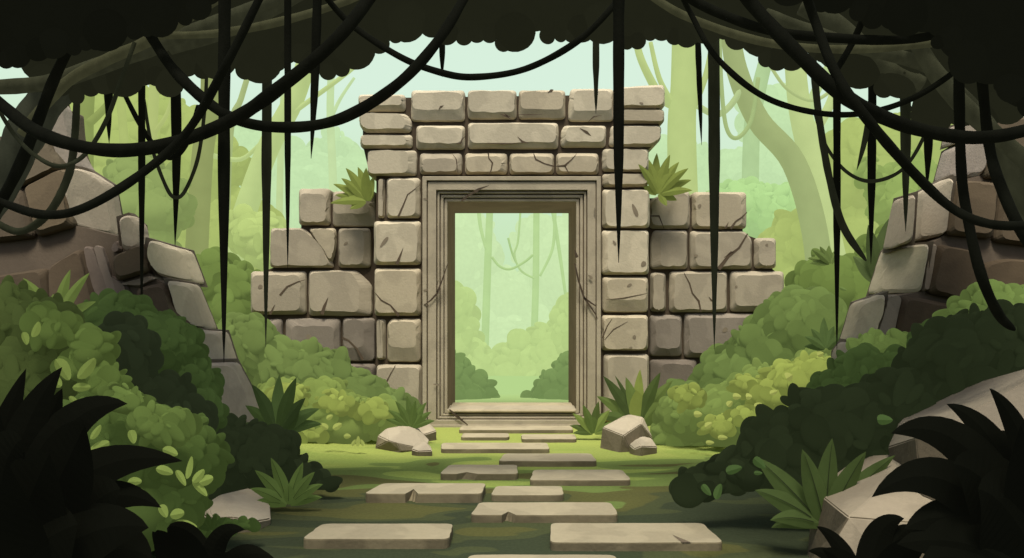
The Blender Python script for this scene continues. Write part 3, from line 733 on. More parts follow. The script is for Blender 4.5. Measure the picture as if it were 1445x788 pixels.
# left hedge before the wing
b = bush('bush', 'tall mid green bush against the foot of the left ruined wall', 'bush', [(345, 500, 48, 50), (395, 530, 50, 45), (330, 545, 40, 70), (445, 545, 52, 52), (500, 570, 50, 42), (548, 590, 38, 34)], 9.4, 11, lf('6c8546'), group=nb)
b = bush('bush', 'bright yellow-green bush spilling toward the path at the left, before the ruined wall', 'bush', [(398, 590, 50, 45), (450, 585, 52, 45), (495, 598, 46, 38), (440, 618, 60, 20), (535, 592, 26, 24)], 9.0, 9, lf('7e974b'), group=nb)
bush('', '', '', [(408, 565, 26, 22), (470, 570, 20, 12), (525, 585, 20, 14), (482, 575, 18, 14), (430, 615, 28, 10)], 8.75, 8, lf('93a951'), parent=b, part='sun_tinted_foliage')  # sun highlight painted as a brighter leaf colour
ovals('leaf', [(465, 589, 10, 7, 30), (457, 602, 14, 8, 150), (476, 602, 14, 9, 30), (490, 616, 10, 7, 0), (505, 623, 14, 6, 90), (499, 625, 10, 5, 60), (511, 625, 10, 5, 120)], 8.2, b, lf('9fb35a'))
# mid left dark green
bush('bush', 'deep green bush covering the foot of the left stone heap', 'bush', [(165, 470, 60, 50), (225, 500, 60, 52), (255, 550, 48, 50), (190, 560, 70, 60)], 6.2, 10, lf('42592c'), group=nb)
bush('bush', 'small deep green bush right under the lowest lit stone of the left heap', 'bush', [(280, 590, 34, 30), (258, 580, 30, 30)], 5.9, 10, lf('42592c'), group=nb)
bush('bush', 'shadowy brown-green bush between the deep green bush and the mottled bush at the left', 'bush', [(225, 565, 44, 30), (175, 510, 40, 60), (250, 600, 45, 40)], 5.75, 11, lf('2c3722'), self_glow=.55, group=nb)
bush('bush', 'darkest rounded bush beside the path at the left, under the leafy spiky plant', 'bush', [(330, 640, 46, 46), (375, 650, 45, 44), (300, 670, 50, 50), (420, 672, 26, 20), (450, 682, 20, 10)], 6.35, 10, lf('29341f'), self_glow=.55, group=nb)
b = bush('bush', 'olive bush at the left edge, in front of the stone heap', 'bush', [(10, 470, 60, 60), (60, 480, 56, 52), (30, 560, 100, 90)], 5.3, 12, lf('46572b'), group=nb)
bush('', '', '', [(80, 470, 34, 24), (130, 500, 26, 36), (150, 545, 26, 30), (115, 520, 30, 20), (60, 455, 18, 18)], 4.95, 11, lf('5f7839'), parent=b, part='pale_foliage')
ovals('leaf', [(88, 522, 38, 17, -48), (122, 520, 34, 18, 55), (78, 540, 22, 14, -30), (115, 547, 26, 12, 0), (50, 465, 22, 12, 80), (35, 478, 20, 10, -60), (105, 568, 24, 8, -40)], 4.6, b, lf('748c42'))
b = bush('bush', 'mottled mid green bush with pale oval leaves in the left foreground', 'bush', [(140, 640, 80, 80), (210, 640, 70, 62), (260, 650, 56, 46), (205, 720, 78, 60), (252, 690, 38, 36), (120, 740, 120, 60)], 4.9, 13, lf('4c632f'), group=nb)
bush('', '', '', [(180, 570, 34, 16), (215, 600, 22, 26), (235, 610, 26, 26), (170, 560, 26, 12), (255, 600, 18, 16)], 4.6, 10, lf('617a3b'), parent=b, part='pale_foliage')
ovals('leaf', [(140, 632, 30, 17, 30), (186, 617, 20, 12, -60), (232, 665, 26, 12, -15), (135, 610, 22, 10, 60), (240, 638, 24, 12, -20), (196, 696, 18, 12, -10), (267, 660, 30, 9, 85), (255, 675, 26, 9, -50), (280, 672, 22, 12, 50), (282, 690, 30, 10, -40), (291, 678, 20, 14, 20), (230, 722, 20, 12, -50), (250, 726, 20, 14, 10), (262, 742, 34, 12, -10), (190, 680, 20, 11, 0)], 4.3, b, lf('7d9648'))
bush('sapling_shrub', 'low leafy shrub creeping over the soil in the left foreground, right of the grey boulder', 'shrub', [(300, 748, 40, 12), (330, 742, 30, 8)], 5.1, 7, lf('4a632f'), group=nb)
# right side hedges
b = bush('bush', 'tall mid green bush against the foot of the right ruined wall', 'bush', [(1130, 470, 62, 55), (1080, 505, 52, 48), (1030, 545, 52, 46), (985, 580, 45, 40), (1170, 520, 60, 60), (1110, 560, 70, 50), (1200, 500, 40, 50)], 9.4, 12, lf('698344'), group=nb)
b = bush('bush', 'bright yellow-green bush beside the path at the right, lit among darker bushes', 'bush', [(970, 592, 38, 36), (1020, 590, 50, 44), (1075, 570, 50, 50), (1120, 570, 45, 40), (960, 618, 40, 18), (1160, 545, 50, 48), (1060, 615, 50, 22)], 8.8, 9, lf('78924a'), group=nb)
bush('', '', '', [(1120, 540, 44, 26), (1090, 560, 40, 20), (1150, 528, 34, 22), (975, 565, 14, 16), (1050, 545, 18, 12), (1060, 590, 30, 14), (1015, 605, 20, 16), (960, 560, 12, 10)], 8.4, 8, lf('94aa51'), parent=b, part='sun_tinted_foliage')  # brighter clumps, sunlight put into the colour
ovals('leaf', [(1114, 532, 10, 13, 30), (1040, 560, 12, 9, 0), (1057, 560, 9, 9, 0), (1092, 554, 12, 7, 20), (1158, 500, 10, 8, 20), (1020, 618, 14, 7, 0), (1002, 625, 12, 6, 0), (1070, 572, 12, 7, 20), (1030, 570, 10, 8, 40), (1000, 600, 12, 8, 30), (985, 585, 12, 9, 0)], 8.1, b, lf('a9bb60'))
b = bush('bush', 'leafy mid green bush behind the hedge at the right, left of the right stone heap', 'bush', [(1170, 410, 50, 42), (1215, 430, 42, 60), (1150, 460, 50, 45), (1250, 400, 40, 70)], 11.0, 12, lf('6c8742'), self_glow=.55, group=nb)
ovals('leaf', [(1128, 438, 22, 16, 0), (1120, 465, 14, 8, 0), (1120, 471, 12, 6, 10), (1145, 440, 12, 6, 0), (1190, 408, 10, 5, -20)], 9.7, b, lf('5d763b', 1.3), self_glow=.4)
bush('bush', 'pale leafy bush growing over the right stone heap at the right edge', 'bush', [(1400, 440, 44, 34), (1360, 455, 26, 26), (1440, 440, 40, 30), (1255, 495, 40, 24), (1225, 500, 24, 24)], 6.1, 10, lf('6d8945'), group=nb)
bush('bush', 'deep green rounded bush behind the large dark bush at the right', 'bush', [(1215, 540, 40, 44), (1185, 565, 40, 40), (1265, 550, 50, 50), (1310, 500, 24, 36)], 5.9, 10, lf('42592c'), group=nb)
b = bush('bush', 'largest near-black green bush sloping up from the path to the right edge', 'bush', [(1340, 530, 66, 62), (1420, 510, 66, 70), (1290, 590, 72, 66), (1210, 610, 62, 54), (1150, 610, 52, 56), (1100, 640, 50, 46), (1055, 665, 46, 30), (1010, 682, 34, 18), (980, 690, 20, 8), (1150, 665, 90, 40), (1250, 670, 90, 60)], 5.5, 16, lf('2a351f'), self_glow=.55, group=nb)
ovals('leaf', [(1072, 654, 20, 13, -40), (1036, 663, 24, 12, 15), (1070, 668, 12, 6, 0), (997, 692, 18, 10, -50), (1014, 694, 22, 11, 65), (1249, 593, 22, 14, 0)], 4.75, b, lf('45602f'))
bush('bush', 'small dark bush climbing in the middle of the right stone heap under the pale one', 'bush', [(1370, 470, 34, 26), (1345, 480, 30, 26), (1430, 470, 40, 30)], 5.7, 12, lf('2a351f'), self_glow=.55, group=nb)
# behind the left heap
b = bush('bush', 'mid green bush rising between the left stone heap and the ruined wall', 'bush', [(330, 440, 34, 60), (300, 400, 30, 40), (340, 415, 24, 36), (330, 490, 30, 30)], 11.3, 12, lf('6c8743'), self_glow=.55, group=nb)

# ================================================================== SPIKY PLANTS
pl = 'spiky-leaved plants'
fan = lambda n, a0, a1, L, w_, dr=.12: [(a0+(a1-a0)*i/(n-1)+R.uniform(-5, 5), L*R.uniform(.85, 1.08), w_*R.uniform(.85, 1.1), dr) for i in range(n)]
rosette('fern_tuft', 'tuft of spiky leaves growing on the left ruined wall beside the lintel', 518, 284, 10.0, [(-95, 48, 12, .1), (-78, 46, 12, .1), (-62, 54, 13, .1), (-47, 48, 13, .1), (-32, 56, 14, .1), (-16, 52, 14, .08), (0, 46, 14, .05), (-120, 24, 12, .1), (14, 36, 12, .05), (-65, 30, 16, .1), (-30, 34, 20, .1), (-90, 30, 16, .1), (-10, 30, 22, .1)], lf('7c8f41', 1.1), pl)
rosette('fern_tuft', 'tuft of spiky leaves growing on the right ruined wall beside the lintel', 929, 274, 10.0, [(-35, 50, 12, .1), (-18, 58, 14, .08), (0, 60, 14, .05), (16, 58, 14, .08), (32, 54, 14, .1), (48, 52, 13, .1), (66, 48, 13, .1), (85, 44, 12, .1), (110, 26, 12, .1), (150, 20, 10, .05), (-60, 22, 12, .1), (30, 34, 20, .1), (0, 34, 22, .1), (60, 30, 18, .1)], lf('7c8f41', 1.1), pl)
rosette('spiky_plant', 'pale spiky plant with five long leaves in front of the left stone heap', 78, 455, 5.9, [(-63, 72, 17, .08), (-30, 72, 17, .08), (18, 78, 18, .08), (38, 88, 17, .1), (62, 62, 15, .1), (-5, 40, 26, .05), (-45, 40, 24, .05), (30, 36, 24, .05)], lf('7e9a4b'), pl)
rosette('spiky_plant', 'dark spiky plant with arching leaves at the left, before the yellow-green bush', 392, 612, 6.6, [(-50, 60, 18, .1), (-28, 78, 20, .08), (0, 82, 20, .04), (20, 86, 20, .06), (38, 66, 18, .1), (58, 66, 18, .15), (78, 60, 16, .15), (-75, 50, 16, .1), (8, 50, 26, .05), (40, 44, 24, .1)], lf('48602f'), pl, cols=[lf('48602f'), lf('3d5229'), lf('56713a')])
rosette('ribbed_plant', 'spiky plant with dark midribs beside the darkest bush at the left of the path', 407, 712, 5.95, [(-62, 54, 15, .1), (-42, 66, 17, .08), (-20, 70, 18, .05), (5, 30, 16, .0), (18, 62, 17, .05), (38, 60, 16, .08), (58, 56, 15, .12), (80, 44, 13, .1), (-85, 46, 14, .1)], lf('5f7a3b'), pl, rib=True)
rosette('spiky_plant', 'small spiky plant at the left foot of the doorway, behind the boulders', 580, 604, 8.75, [(-70, 36, 9, .1), (-50, 40, 10, .1), (-28, 44, 10, .08), (-8, 46, 10, .05), (10, 40, 10, .05), (30, 42, 10, .08), (50, 36, 10, .1), (72, 34, 9, .1), (0, 24, 16, 0), (-30, 24, 14, 0), (35, 24, 14, 0)], lf('5f7a3a'), pl)
rosette('spiky_plant', 'broad dark spiky plant with one yellow-green leaf at the right of the doorway', 902, 600, 9.1, [(-78, 60, 16, .15), (-55, 68, 18, .1), (-35, 84, 17, .05), (-15, 70, 18, .05), (2, 78, 16, .04), (20, 80, 18, .06), (38, 78, 18, .1), (58, 66, 17, .12), (80, 56, 15, .15), (-5, 50, 26, .05), (-40, 44, 24, .1), (42, 44, 24, .1), (-25, 76, 8, .05)],
        lf('46592b'), pl, cols=[lf('526832'), lf('637a3a'), lf('46592c'), lf('6d8641'), lf('8ba04a')], self_glow=.4)
rosette('spiky_plant', 'small pale spiky plant at the right foot of the doorway', 838, 612, 9.0, [(-72, 34, 9, .1), (-45, 40, 11, .08), (-20, 44, 12, .05), (8, 46, 12, .05), (32, 40, 11, .08), (60, 34, 9, .1), (-90, 28, 8, .1), (80, 26, 8, .1), (0, 24, 14, 0)], lf('6c8640'), pl, cols=[lf('5a7036'), lf('7f9848'), lf('66803d')])
rosette('ribbed_plant', 'large ribbed spiky plant in the right foreground, left of the pale boulder', 1165, 742, 4.9, [(-62, 108, 30, .1), (-44, 132, 34, .05), (-18, 116, 32, .04), (4, 124, 32, .03), (22, 118, 30, .06), (42, 136, 28, .08), (62, 90, 24, .1), (-82, 78, 24, .18), (-95, 70, 20, .2)], lf('4a5f2f'), pl, rib=True, ribcol=lf('2f3b20'))
rosette('spiky_plant', 'spiky plant poking out of the hedge left of the right stone heap', 1166, 492, 8.6, [(-60, 34, 11, .1), (-35, 34, 12, .1), (0, 44, 13, .03), (22, 34, 12, .05), (50, 36, 11, .1), (-85, 28, 10, .1), (80, 28, 10, .1)], lf('55703a'), pl)
rosette('spiky_plant', 'little hazy spiky plant behind the hedge, high at the right of the ruined wall', 1172, 372, 10.2, [(-75, 30, 9, .1), (-55, 34, 10, .1), (-30, 28, 10, .05), (0, 26, 10, .03), (30, 24, 10, .05), (-90, 28, 9, .1)], lf('6a8442'), pl, self_glow=.1)
rosette('spiky_plant', 'tall dull green spiky plant leaning against the right stone heap', 1240, 400, 8.0, [(-14, 84, 22, .05), (8, 92, 24, .05), (-40, 50, 20, .1), (24, 60, 22, .06), (-5, 50, 30, 0)], lf('5c7340'), pl)
# small sprout clumps left edge of the gravel
rosette('spiky_plant', 'low spiky clump in front of the grey boulder at the left foreground', 298, 748, 5.0, [(-70, 22, 8, .1), (-40, 24, 9, .1), (-10, 26, 9, .05), (20, 26, 9, .05), (48, 26, 9, .1), (75, 24, 8, .1)], lf('4a632f'), pl)

# near-black foreground plants
BLK = hx('14150f', .7)  # deep shade put into the leaf colour
def blackplant(name, label, blades, Y, base, group='black fern plants framing the view'):
    e = empty(name, P(base[0], base[1], Y), label, 'fern', group)
    for (a, b, c, w_) in blades:
        yj = R.uniform(-.15, .15)
        V, Fc, _, _ = blade_mesh(P(*a, Y), P(*b, Y-.05+yj), P(*c, Y-.15+yj*1.5), w_*Y/F, n=16, peak=.3, fold=.15)
        obj('leaf', V, Fc, M_black, e, BLK, .45)
    return e
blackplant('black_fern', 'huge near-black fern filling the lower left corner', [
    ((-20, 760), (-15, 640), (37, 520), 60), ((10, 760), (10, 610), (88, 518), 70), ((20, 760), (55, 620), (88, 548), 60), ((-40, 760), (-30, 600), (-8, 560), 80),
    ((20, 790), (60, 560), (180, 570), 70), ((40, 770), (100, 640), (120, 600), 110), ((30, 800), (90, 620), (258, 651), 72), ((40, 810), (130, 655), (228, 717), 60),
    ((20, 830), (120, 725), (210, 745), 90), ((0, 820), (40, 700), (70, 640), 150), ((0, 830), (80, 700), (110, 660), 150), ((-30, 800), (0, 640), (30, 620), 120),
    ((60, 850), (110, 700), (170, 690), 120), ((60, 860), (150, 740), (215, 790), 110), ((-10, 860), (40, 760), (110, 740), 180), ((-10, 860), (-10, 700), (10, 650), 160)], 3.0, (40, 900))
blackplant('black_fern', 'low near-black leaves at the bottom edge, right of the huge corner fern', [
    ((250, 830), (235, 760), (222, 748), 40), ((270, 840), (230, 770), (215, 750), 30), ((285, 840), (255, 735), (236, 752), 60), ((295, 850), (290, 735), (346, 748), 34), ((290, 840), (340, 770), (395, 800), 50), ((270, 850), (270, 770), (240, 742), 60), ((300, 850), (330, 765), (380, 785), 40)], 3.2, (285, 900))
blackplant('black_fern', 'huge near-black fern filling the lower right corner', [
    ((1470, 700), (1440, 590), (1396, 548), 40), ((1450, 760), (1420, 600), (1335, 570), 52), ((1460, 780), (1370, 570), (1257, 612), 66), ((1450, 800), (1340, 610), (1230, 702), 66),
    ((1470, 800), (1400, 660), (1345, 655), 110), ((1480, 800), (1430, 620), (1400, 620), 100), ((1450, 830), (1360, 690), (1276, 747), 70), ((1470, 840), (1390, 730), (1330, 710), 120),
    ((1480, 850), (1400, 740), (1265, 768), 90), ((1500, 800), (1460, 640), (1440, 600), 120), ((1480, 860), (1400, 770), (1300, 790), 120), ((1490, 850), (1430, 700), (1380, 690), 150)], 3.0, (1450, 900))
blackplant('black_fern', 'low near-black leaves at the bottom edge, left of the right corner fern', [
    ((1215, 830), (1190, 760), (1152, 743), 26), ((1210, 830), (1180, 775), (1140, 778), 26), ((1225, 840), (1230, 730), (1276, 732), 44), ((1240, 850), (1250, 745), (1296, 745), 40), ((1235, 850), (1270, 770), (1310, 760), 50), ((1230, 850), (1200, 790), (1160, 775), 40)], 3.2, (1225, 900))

# ================================================================== FAR TREES AND HEDGES, MIST PAINTED AS PALE GLOWING COLOURS
def tree(label, trunk, wpx, Y, color, self_glow, crown=None, ccol=None, branches=(), group='misty trees behind the gateway', lob=14):
    px, py = trunk[-1]
    e = empty('tree', Vector(((trunk[-1][0]-CX)*Y/F, Y, 0)), label, 'tree', group)
    pts = smooth_path([P(x, y, Y) for x, y in trunk]+[Vector(((trunk[-1][0]-CX)*Y/F, Y, -.1))], 6)
    V, Fc = tube_mesh(pts, lambda t: wpx/2*Y/F*(.8+.35*t), 12)
    obj('trunk', V, Fc, M_pale, e, color, self_glow, smooth=True)
    for br, bw in branches:
        pts = smooth_path([P(x, y, Y+R.uniform(-.1, .1)) for x, y in br], 6)
        V, Fc = tube_mesh(pts, lambda t: bw/2*Y/F*(1-.35*t), 8); obj('branch', V, Fc, M_pale, e, color, self_glow, smooth=True)
    if crown: bush('', '', '', crown, Y, lob, ccol, self_glow, parent=e, part='crown', tvar=.06)
    return e
hb = 'misty bushes behind the gateway'
def mist(label, blobs, Y, col, self_glow=.8, lob=13, tvar=.028, **k):
    return bush('bush', label, 'bush', blobs, Y, lob, hx(col), self_glow, hb, tvar=tvar, **k)
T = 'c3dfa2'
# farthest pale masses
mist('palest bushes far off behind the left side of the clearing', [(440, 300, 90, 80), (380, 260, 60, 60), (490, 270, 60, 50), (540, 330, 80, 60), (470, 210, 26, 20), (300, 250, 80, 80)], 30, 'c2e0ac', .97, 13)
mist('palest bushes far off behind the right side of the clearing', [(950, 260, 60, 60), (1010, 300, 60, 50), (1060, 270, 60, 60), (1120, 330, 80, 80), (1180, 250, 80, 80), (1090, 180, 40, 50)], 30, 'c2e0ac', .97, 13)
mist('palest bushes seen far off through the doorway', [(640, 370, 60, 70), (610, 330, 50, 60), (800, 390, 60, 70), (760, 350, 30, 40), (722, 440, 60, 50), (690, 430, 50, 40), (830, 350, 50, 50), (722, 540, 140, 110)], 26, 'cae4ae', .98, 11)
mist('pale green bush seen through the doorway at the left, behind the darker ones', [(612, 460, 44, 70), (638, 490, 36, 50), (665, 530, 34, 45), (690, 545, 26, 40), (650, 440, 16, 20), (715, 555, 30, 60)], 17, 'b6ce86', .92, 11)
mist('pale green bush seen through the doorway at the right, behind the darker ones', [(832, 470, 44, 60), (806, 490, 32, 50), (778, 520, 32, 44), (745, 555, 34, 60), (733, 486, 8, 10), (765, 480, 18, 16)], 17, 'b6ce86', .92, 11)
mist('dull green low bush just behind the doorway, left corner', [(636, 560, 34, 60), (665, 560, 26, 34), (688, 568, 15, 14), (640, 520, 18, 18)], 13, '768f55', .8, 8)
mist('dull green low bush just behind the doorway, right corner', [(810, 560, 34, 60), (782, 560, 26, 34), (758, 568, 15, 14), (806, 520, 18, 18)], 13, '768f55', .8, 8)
# trees in the doorway
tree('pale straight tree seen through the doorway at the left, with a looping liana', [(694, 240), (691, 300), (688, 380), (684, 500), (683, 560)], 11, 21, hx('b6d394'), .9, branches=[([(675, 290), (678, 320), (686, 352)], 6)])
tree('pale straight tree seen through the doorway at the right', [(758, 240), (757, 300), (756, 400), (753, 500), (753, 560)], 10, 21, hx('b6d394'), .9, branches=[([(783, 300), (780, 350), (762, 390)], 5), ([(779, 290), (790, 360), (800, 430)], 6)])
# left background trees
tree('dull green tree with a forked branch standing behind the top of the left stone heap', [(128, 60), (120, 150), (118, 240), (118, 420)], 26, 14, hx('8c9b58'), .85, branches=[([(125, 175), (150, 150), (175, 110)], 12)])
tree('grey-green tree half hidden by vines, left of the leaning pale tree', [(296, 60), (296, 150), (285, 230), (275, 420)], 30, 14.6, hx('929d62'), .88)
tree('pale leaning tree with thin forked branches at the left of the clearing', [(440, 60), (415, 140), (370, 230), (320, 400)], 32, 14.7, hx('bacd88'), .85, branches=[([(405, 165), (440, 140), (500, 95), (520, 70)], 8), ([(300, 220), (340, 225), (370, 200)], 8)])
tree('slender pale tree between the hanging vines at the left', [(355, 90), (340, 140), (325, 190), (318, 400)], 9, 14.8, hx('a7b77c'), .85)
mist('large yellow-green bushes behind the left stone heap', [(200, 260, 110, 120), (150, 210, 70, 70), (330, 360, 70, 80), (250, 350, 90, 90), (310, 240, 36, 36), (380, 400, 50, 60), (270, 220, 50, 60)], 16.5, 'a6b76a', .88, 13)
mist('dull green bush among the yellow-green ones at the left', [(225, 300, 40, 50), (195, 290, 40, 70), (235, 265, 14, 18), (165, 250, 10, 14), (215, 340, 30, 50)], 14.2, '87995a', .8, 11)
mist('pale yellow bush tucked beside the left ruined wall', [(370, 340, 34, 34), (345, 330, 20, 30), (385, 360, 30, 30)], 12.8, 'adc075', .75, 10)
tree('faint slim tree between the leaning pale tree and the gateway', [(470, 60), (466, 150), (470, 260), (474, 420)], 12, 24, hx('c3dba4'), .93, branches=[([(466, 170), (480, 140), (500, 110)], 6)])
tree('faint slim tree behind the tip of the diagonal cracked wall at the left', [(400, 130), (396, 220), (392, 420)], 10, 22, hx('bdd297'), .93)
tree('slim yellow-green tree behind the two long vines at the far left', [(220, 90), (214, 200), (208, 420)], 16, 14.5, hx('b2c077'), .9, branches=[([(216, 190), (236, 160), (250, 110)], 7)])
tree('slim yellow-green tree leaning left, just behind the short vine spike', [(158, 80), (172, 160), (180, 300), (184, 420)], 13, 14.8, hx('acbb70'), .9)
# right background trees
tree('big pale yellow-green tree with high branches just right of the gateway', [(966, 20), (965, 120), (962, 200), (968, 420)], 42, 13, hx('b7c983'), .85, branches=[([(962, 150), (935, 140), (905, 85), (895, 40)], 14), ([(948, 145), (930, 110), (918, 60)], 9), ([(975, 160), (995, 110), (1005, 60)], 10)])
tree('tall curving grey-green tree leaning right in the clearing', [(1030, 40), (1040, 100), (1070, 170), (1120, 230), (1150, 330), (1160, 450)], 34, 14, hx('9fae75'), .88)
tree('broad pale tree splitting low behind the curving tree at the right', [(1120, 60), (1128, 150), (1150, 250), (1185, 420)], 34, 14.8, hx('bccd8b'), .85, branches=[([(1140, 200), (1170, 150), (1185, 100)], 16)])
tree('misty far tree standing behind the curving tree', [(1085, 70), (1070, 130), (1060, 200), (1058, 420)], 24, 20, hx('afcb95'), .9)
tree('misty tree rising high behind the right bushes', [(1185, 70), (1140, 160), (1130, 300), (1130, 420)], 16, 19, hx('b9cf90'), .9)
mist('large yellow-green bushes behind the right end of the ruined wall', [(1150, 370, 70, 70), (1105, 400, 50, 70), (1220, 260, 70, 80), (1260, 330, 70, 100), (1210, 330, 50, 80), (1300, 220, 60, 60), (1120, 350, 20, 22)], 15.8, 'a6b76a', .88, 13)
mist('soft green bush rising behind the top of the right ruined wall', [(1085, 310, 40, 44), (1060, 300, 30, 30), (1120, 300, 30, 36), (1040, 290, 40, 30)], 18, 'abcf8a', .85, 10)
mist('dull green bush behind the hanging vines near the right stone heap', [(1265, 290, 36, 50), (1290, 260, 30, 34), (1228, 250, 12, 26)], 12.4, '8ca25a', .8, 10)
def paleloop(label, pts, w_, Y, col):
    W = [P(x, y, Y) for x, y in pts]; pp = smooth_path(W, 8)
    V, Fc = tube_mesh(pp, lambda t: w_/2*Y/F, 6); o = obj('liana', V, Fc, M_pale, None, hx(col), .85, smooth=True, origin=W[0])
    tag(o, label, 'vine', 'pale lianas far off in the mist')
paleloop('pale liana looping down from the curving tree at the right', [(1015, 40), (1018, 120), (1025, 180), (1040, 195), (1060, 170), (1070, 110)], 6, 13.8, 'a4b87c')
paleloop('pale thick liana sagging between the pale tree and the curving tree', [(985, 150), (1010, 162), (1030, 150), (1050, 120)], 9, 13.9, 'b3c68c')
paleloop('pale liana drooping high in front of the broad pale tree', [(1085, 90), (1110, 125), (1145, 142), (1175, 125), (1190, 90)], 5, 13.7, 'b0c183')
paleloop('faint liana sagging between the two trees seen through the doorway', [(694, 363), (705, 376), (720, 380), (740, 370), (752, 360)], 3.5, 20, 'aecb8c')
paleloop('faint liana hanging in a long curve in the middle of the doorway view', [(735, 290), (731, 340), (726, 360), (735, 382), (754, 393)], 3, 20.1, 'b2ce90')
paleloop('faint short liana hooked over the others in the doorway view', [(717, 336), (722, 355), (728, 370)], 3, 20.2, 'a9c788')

# ================================================================== OVERHEAD CANOPY, BRANCHES
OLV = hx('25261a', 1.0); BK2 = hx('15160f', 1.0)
def canopy(parent, prof, Y, lob, col, top=-25, layers=2, dy=.5, name='crown', rmin=.7, step=1.0):
    L = []; s = Y/F
    x = prof[0][0]
    def yy(x):
        for (a, b), (c, d) in zip(prof, prof[1:]):
            if a <= x <= c: return b+(d-b)*(x-a)/(c-a)
        return prof[-1][1]
    for lay in range(layers):
        Yl = Y+lay*dy
        x = prof[0][0]
        while x < prof[-1][0]:
            r = lob*R.choice((.6, .7, .85, 1, 1.2, 1.75))
            if rmin > 0: pass
            c = P(x, yy(x)-r*.95-lay*lob*1.6, Yl)
            q = r*Yl/F
            L.append((c, (q, q*.45, q*R.uniform(.85, 1.1)), Vector((0, -.5, -.86)), R.choice((.9, 1, 1.07))))
            x += r*R.uniform(1.15, 1.6)*step
        # solid mass above
        y = 0
        x = prof[0][0]
        while x < prof[-1][0]:
            yb = yy(x)-lob*.9-lay*lob*.5; rr = lob*2.1
            while yb > top:
                q = rr*Yl/F*R.uniform(.85, 1.05)
                L.append((P(x+R.uniform(-4, 4), yb-rr*.9, Yl+.12), (q, q*.45, q), Vector((0, -.5, -.86)), 1))
                yb -= rr*.9
            x += rr*.75
    return lobes_obj(name, L, parent, col, .75, flat=.97, hi=True)  # canopy mostly glows with its own dark colour in place of received light
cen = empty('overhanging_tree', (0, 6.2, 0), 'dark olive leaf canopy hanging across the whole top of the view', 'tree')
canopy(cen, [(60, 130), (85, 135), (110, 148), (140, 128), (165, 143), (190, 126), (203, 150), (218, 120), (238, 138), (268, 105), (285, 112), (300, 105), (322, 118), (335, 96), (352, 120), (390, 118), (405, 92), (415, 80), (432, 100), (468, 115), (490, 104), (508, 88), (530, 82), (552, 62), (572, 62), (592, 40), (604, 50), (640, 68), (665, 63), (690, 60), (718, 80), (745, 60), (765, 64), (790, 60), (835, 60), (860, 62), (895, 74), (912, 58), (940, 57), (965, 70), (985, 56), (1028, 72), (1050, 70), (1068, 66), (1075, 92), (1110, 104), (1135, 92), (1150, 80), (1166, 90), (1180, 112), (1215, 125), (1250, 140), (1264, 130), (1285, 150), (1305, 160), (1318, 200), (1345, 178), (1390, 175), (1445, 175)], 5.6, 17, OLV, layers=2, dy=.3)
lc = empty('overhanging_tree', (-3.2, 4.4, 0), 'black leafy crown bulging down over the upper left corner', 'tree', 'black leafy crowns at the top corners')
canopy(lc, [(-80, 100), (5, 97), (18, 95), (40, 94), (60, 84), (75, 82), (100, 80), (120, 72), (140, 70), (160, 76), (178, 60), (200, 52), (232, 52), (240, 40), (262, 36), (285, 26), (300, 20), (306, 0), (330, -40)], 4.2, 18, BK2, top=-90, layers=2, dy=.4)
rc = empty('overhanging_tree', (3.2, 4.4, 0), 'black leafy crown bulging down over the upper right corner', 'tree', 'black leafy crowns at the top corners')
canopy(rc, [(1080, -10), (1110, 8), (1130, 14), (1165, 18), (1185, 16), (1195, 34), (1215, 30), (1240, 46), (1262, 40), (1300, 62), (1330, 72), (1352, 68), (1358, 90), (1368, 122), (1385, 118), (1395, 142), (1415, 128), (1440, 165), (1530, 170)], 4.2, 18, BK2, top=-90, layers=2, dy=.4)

def vine(label, pts, w_, Y, col, taper='tip', name='hanging_vine', group='hanging vines', parent=None, part=None, yv=None):
    W = []
    for i, p in enumerate(pts):
        d = Y+(p[2] if len(p) > 2 else 0); W.append(P(p[0], p[1], d))
    pp = smooth_path(W, 10 if len(W) > 2 else 14)
    r0 = w_/2*Y/F
    if taper == 'tip': rad = lambda t: max(.0015, r0*(1-.12*t if t < .45 else .946*(1-((t-.45)/.55)**1.3)))
    elif taper == 'end': rad = lambda t: r0*(1-.75*max(0, (t-.8)/.2)**2)
    else: rad = lambda t: r0*(.92+.16*math.sin(t*math.pi))
    V, Fc = tube_mesh(pp, rad, 10, wob=.12)
    if parent is not None: return obj(part, V, Fc, M_bark, parent, col, .6, smooth=True)
    o = obj(name, V, Fc, M_bark, None, col, .5, smooth=True, origin=W[0])  # vines partly glow with their own colour, for flatter shading
    return tag(o, label, 'vine', group)
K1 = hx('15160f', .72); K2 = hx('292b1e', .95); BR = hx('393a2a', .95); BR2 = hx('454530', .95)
# branches belonging to the trees
vine('', [(-40, 330), (0, 262), (60, 150), (150, 50), (200, -40)], 46, 5.9, hx('34362a', .9), 'no', parent=lc, part='trunk')
vine('', [(-60, 125), (60, 118), (150, 90), (300, 35), (470, -30)], 22, 5.45, BR, 'no', parent=lc, part='branch')
vine('', [(30, 190), (90, 120), (150, 85), (215, 55), (320, -10)], 15, 5.3, BR2, 'no', parent=lc, part='branch')
vine('', [(215, 50), (300, 48), (390, 32), (480, 5), (560, -30)], 11, 5.25, BR2, 'no', parent=lc, part='branch')
vine('', [(240, 70), (330, 40), (430, -10)], 18, 5.5, BR, 'no', parent=lc, part='branch')
vine('', [(900, -20), (965, 22), (1080, 60), (1200, 70), (1330, 60), (1420, 50)], 11, 5.3, BR2, 'no', parent=rc, part='branch')
vine('', [(1080, 20), (1190, 60), (1310, 95), (1360, 150), (1460, 250)], 18, 5.45, BR, 'no', parent=rc, part='branch')
vine('', [(1290, 55), (1325, 110), (1370, 160), (1450, 230), (1520, 300)], 22, 5.35, BR, 'no', parent=rc, part='branch')
vine('', [(1330, 110), (1400, 190), (1450, 300), (1480, 400)], 24, 5.5, BR, 'no', parent=rc, part='branch')
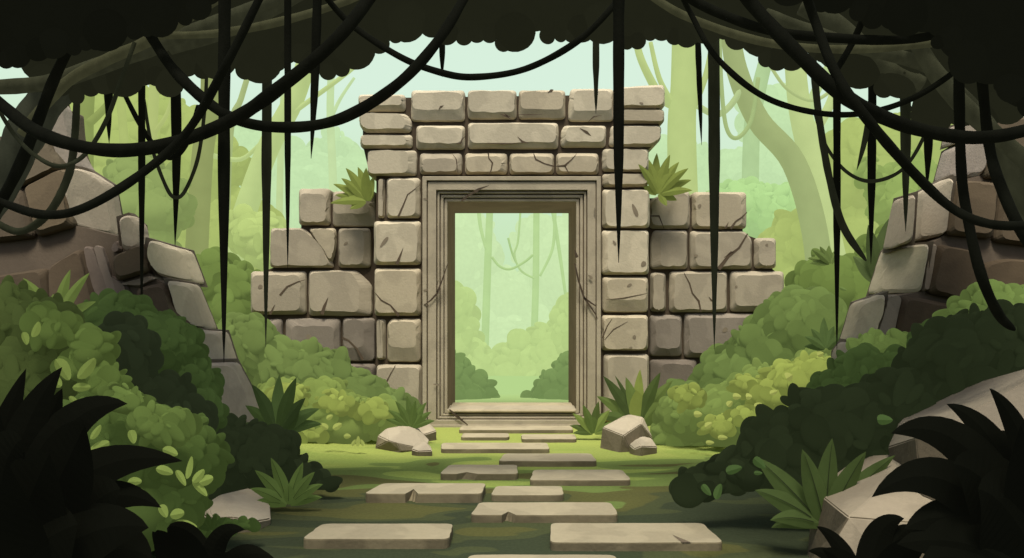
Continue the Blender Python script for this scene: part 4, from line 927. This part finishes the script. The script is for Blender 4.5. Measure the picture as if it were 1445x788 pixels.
vine('', [(1130, 10), (1180, 35), (1240, 90), (1300, 120)], 26, 5.6, BR, 'no', parent=rc, part='branch')
# straight tapering vines
hang = [
 ([(153, 60), (153, 140), (154, 203)], 12, 4.9, K1, 'short thick vine spike near the left stone heap, ending above the left loop'),
 ([(200, 60), (200, 250), (200, 453)], 10, 4.6, K1, 'long thin straight vine with its tip before the left heap'),
 ([(246, 40), (249, 200), (247, 348)], 15, 4.5, K1, 'thick straight vine ending over the yellow-green bushes, left of the thickest one'),
 ([(317, -20), (316, 250), (316, 512)], 18, 4.2, K1, 'thickest straight vine at the left, tip reaching the lowest pale stone there'),
 ([(377, 90), (376, 250), (375, 490)], 15, 5.4, K2, 'dark olive straight vine hanging in front of the left end of the ruined wall'),
 ([(406, -10), (406, 200), (406, 379)], 10, 4.9, K1, 'thin straight vine ending before the diagonal crack of the left ruined wall'),
 ([(448, -10), (444, 120), (439, 224)], 13, 4.7, K1, 'slightly leaning vine spike ending in open sky left of the gateway'),
 ([(624, 40), (624, 109)], 9, 5.2, K1, 'shortest vine spike hanging in open sky above the left half of the lintel'),
 ([(841, 40), (841, 100), (841, 161)], 10, 5.4, K2, 'short olive vine spike touching the top course of the gateway'),
 ([(873, -20), (873, 180), (873, 371)], 17, 4.2, K1, 'thick black straight vine hanging before the right jamb of the gateway'),
 ([(984, 30), (987, 120), (990, 205)], 9, 5.3, K1, 'thin vine spike in front of the big pale tree right of the gateway'),
 ([(1007, 30), (1008, 250), (1008, 493)], 17, 5.3, K2, 'thick olive straight vine hanging in front of the right ruined wall'),
 ([(1181, 90), (1181, 300), (1181, 496)], 11, 4.5, K1, 'long black straight vine ending over the bright hedge at the right'),
 ([(1231, 120), (1230, 250), (1229, 373)], 12, 4.9, K1, 'straight vine ending beside the tall dull green plant'),
 ([(1229, 150), (1220, 200), (1209, 241)], 9, 5.2, K2, 'short curved vine claw beside the straight vines at the right'),
 ([(1277, 70), (1278, 200), (1278, 327)], 15, 5.4, K2, 'olive straight vine whose tip hangs before the small block of the right heap'),
 ([(1309, 130), (1310, 200), (1308, 266)], 13, 5.2, K1, 'short thick vine left of the right stone heap'),
]
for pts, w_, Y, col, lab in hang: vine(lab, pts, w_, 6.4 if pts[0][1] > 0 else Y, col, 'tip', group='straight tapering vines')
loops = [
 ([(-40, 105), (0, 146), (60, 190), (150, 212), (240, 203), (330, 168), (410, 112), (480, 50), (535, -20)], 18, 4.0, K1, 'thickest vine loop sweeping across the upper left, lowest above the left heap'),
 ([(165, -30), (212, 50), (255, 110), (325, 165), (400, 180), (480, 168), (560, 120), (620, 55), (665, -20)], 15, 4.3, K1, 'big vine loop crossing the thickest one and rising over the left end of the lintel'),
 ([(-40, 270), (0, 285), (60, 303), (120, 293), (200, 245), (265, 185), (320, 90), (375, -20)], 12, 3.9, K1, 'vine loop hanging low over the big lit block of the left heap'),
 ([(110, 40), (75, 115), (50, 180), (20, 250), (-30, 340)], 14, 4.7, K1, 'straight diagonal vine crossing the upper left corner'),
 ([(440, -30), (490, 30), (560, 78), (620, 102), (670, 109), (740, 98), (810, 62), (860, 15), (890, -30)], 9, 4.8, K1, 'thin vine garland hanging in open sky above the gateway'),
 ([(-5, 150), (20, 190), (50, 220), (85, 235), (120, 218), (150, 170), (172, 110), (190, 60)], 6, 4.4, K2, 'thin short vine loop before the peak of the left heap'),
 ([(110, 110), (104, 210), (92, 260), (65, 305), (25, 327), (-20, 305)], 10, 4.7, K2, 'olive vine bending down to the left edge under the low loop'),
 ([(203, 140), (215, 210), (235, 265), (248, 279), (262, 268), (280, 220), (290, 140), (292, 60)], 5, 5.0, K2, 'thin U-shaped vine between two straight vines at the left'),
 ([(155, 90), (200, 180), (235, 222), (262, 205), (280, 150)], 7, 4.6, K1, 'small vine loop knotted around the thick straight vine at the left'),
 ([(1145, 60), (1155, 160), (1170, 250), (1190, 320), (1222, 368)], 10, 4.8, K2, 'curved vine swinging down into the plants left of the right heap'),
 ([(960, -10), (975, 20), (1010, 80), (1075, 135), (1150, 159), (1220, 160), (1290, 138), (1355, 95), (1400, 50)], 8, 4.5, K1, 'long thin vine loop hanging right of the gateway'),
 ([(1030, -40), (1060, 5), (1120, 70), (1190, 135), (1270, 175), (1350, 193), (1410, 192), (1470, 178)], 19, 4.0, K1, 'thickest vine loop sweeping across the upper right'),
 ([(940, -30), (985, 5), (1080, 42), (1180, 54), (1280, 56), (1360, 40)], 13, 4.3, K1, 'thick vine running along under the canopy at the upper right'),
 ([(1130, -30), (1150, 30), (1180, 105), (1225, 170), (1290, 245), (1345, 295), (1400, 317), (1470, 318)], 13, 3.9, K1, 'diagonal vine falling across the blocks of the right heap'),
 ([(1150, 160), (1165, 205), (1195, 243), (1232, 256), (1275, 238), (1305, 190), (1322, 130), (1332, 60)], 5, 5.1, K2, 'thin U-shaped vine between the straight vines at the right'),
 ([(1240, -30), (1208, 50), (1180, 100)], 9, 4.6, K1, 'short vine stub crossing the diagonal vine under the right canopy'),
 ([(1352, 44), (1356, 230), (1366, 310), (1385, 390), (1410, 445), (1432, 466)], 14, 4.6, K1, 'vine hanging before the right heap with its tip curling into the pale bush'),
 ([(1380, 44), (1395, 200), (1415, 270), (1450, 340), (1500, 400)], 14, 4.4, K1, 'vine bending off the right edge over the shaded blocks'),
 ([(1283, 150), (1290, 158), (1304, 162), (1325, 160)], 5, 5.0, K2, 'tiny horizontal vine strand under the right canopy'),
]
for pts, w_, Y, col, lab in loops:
    if pts[0][1] > 45 and pts[0][0] > 0: Y = 6.4
    vine(lab, [(p[0], p[1], .12*math.sin(i*1.7)) for i, p in enumerate(pts)], w_, Y, col, 'end' if pts[-1][1] > 300 and pts[-1][0] < 1440 and pts[-1][0] > 0 else 'no', name='looping_vine', group='looping vines')
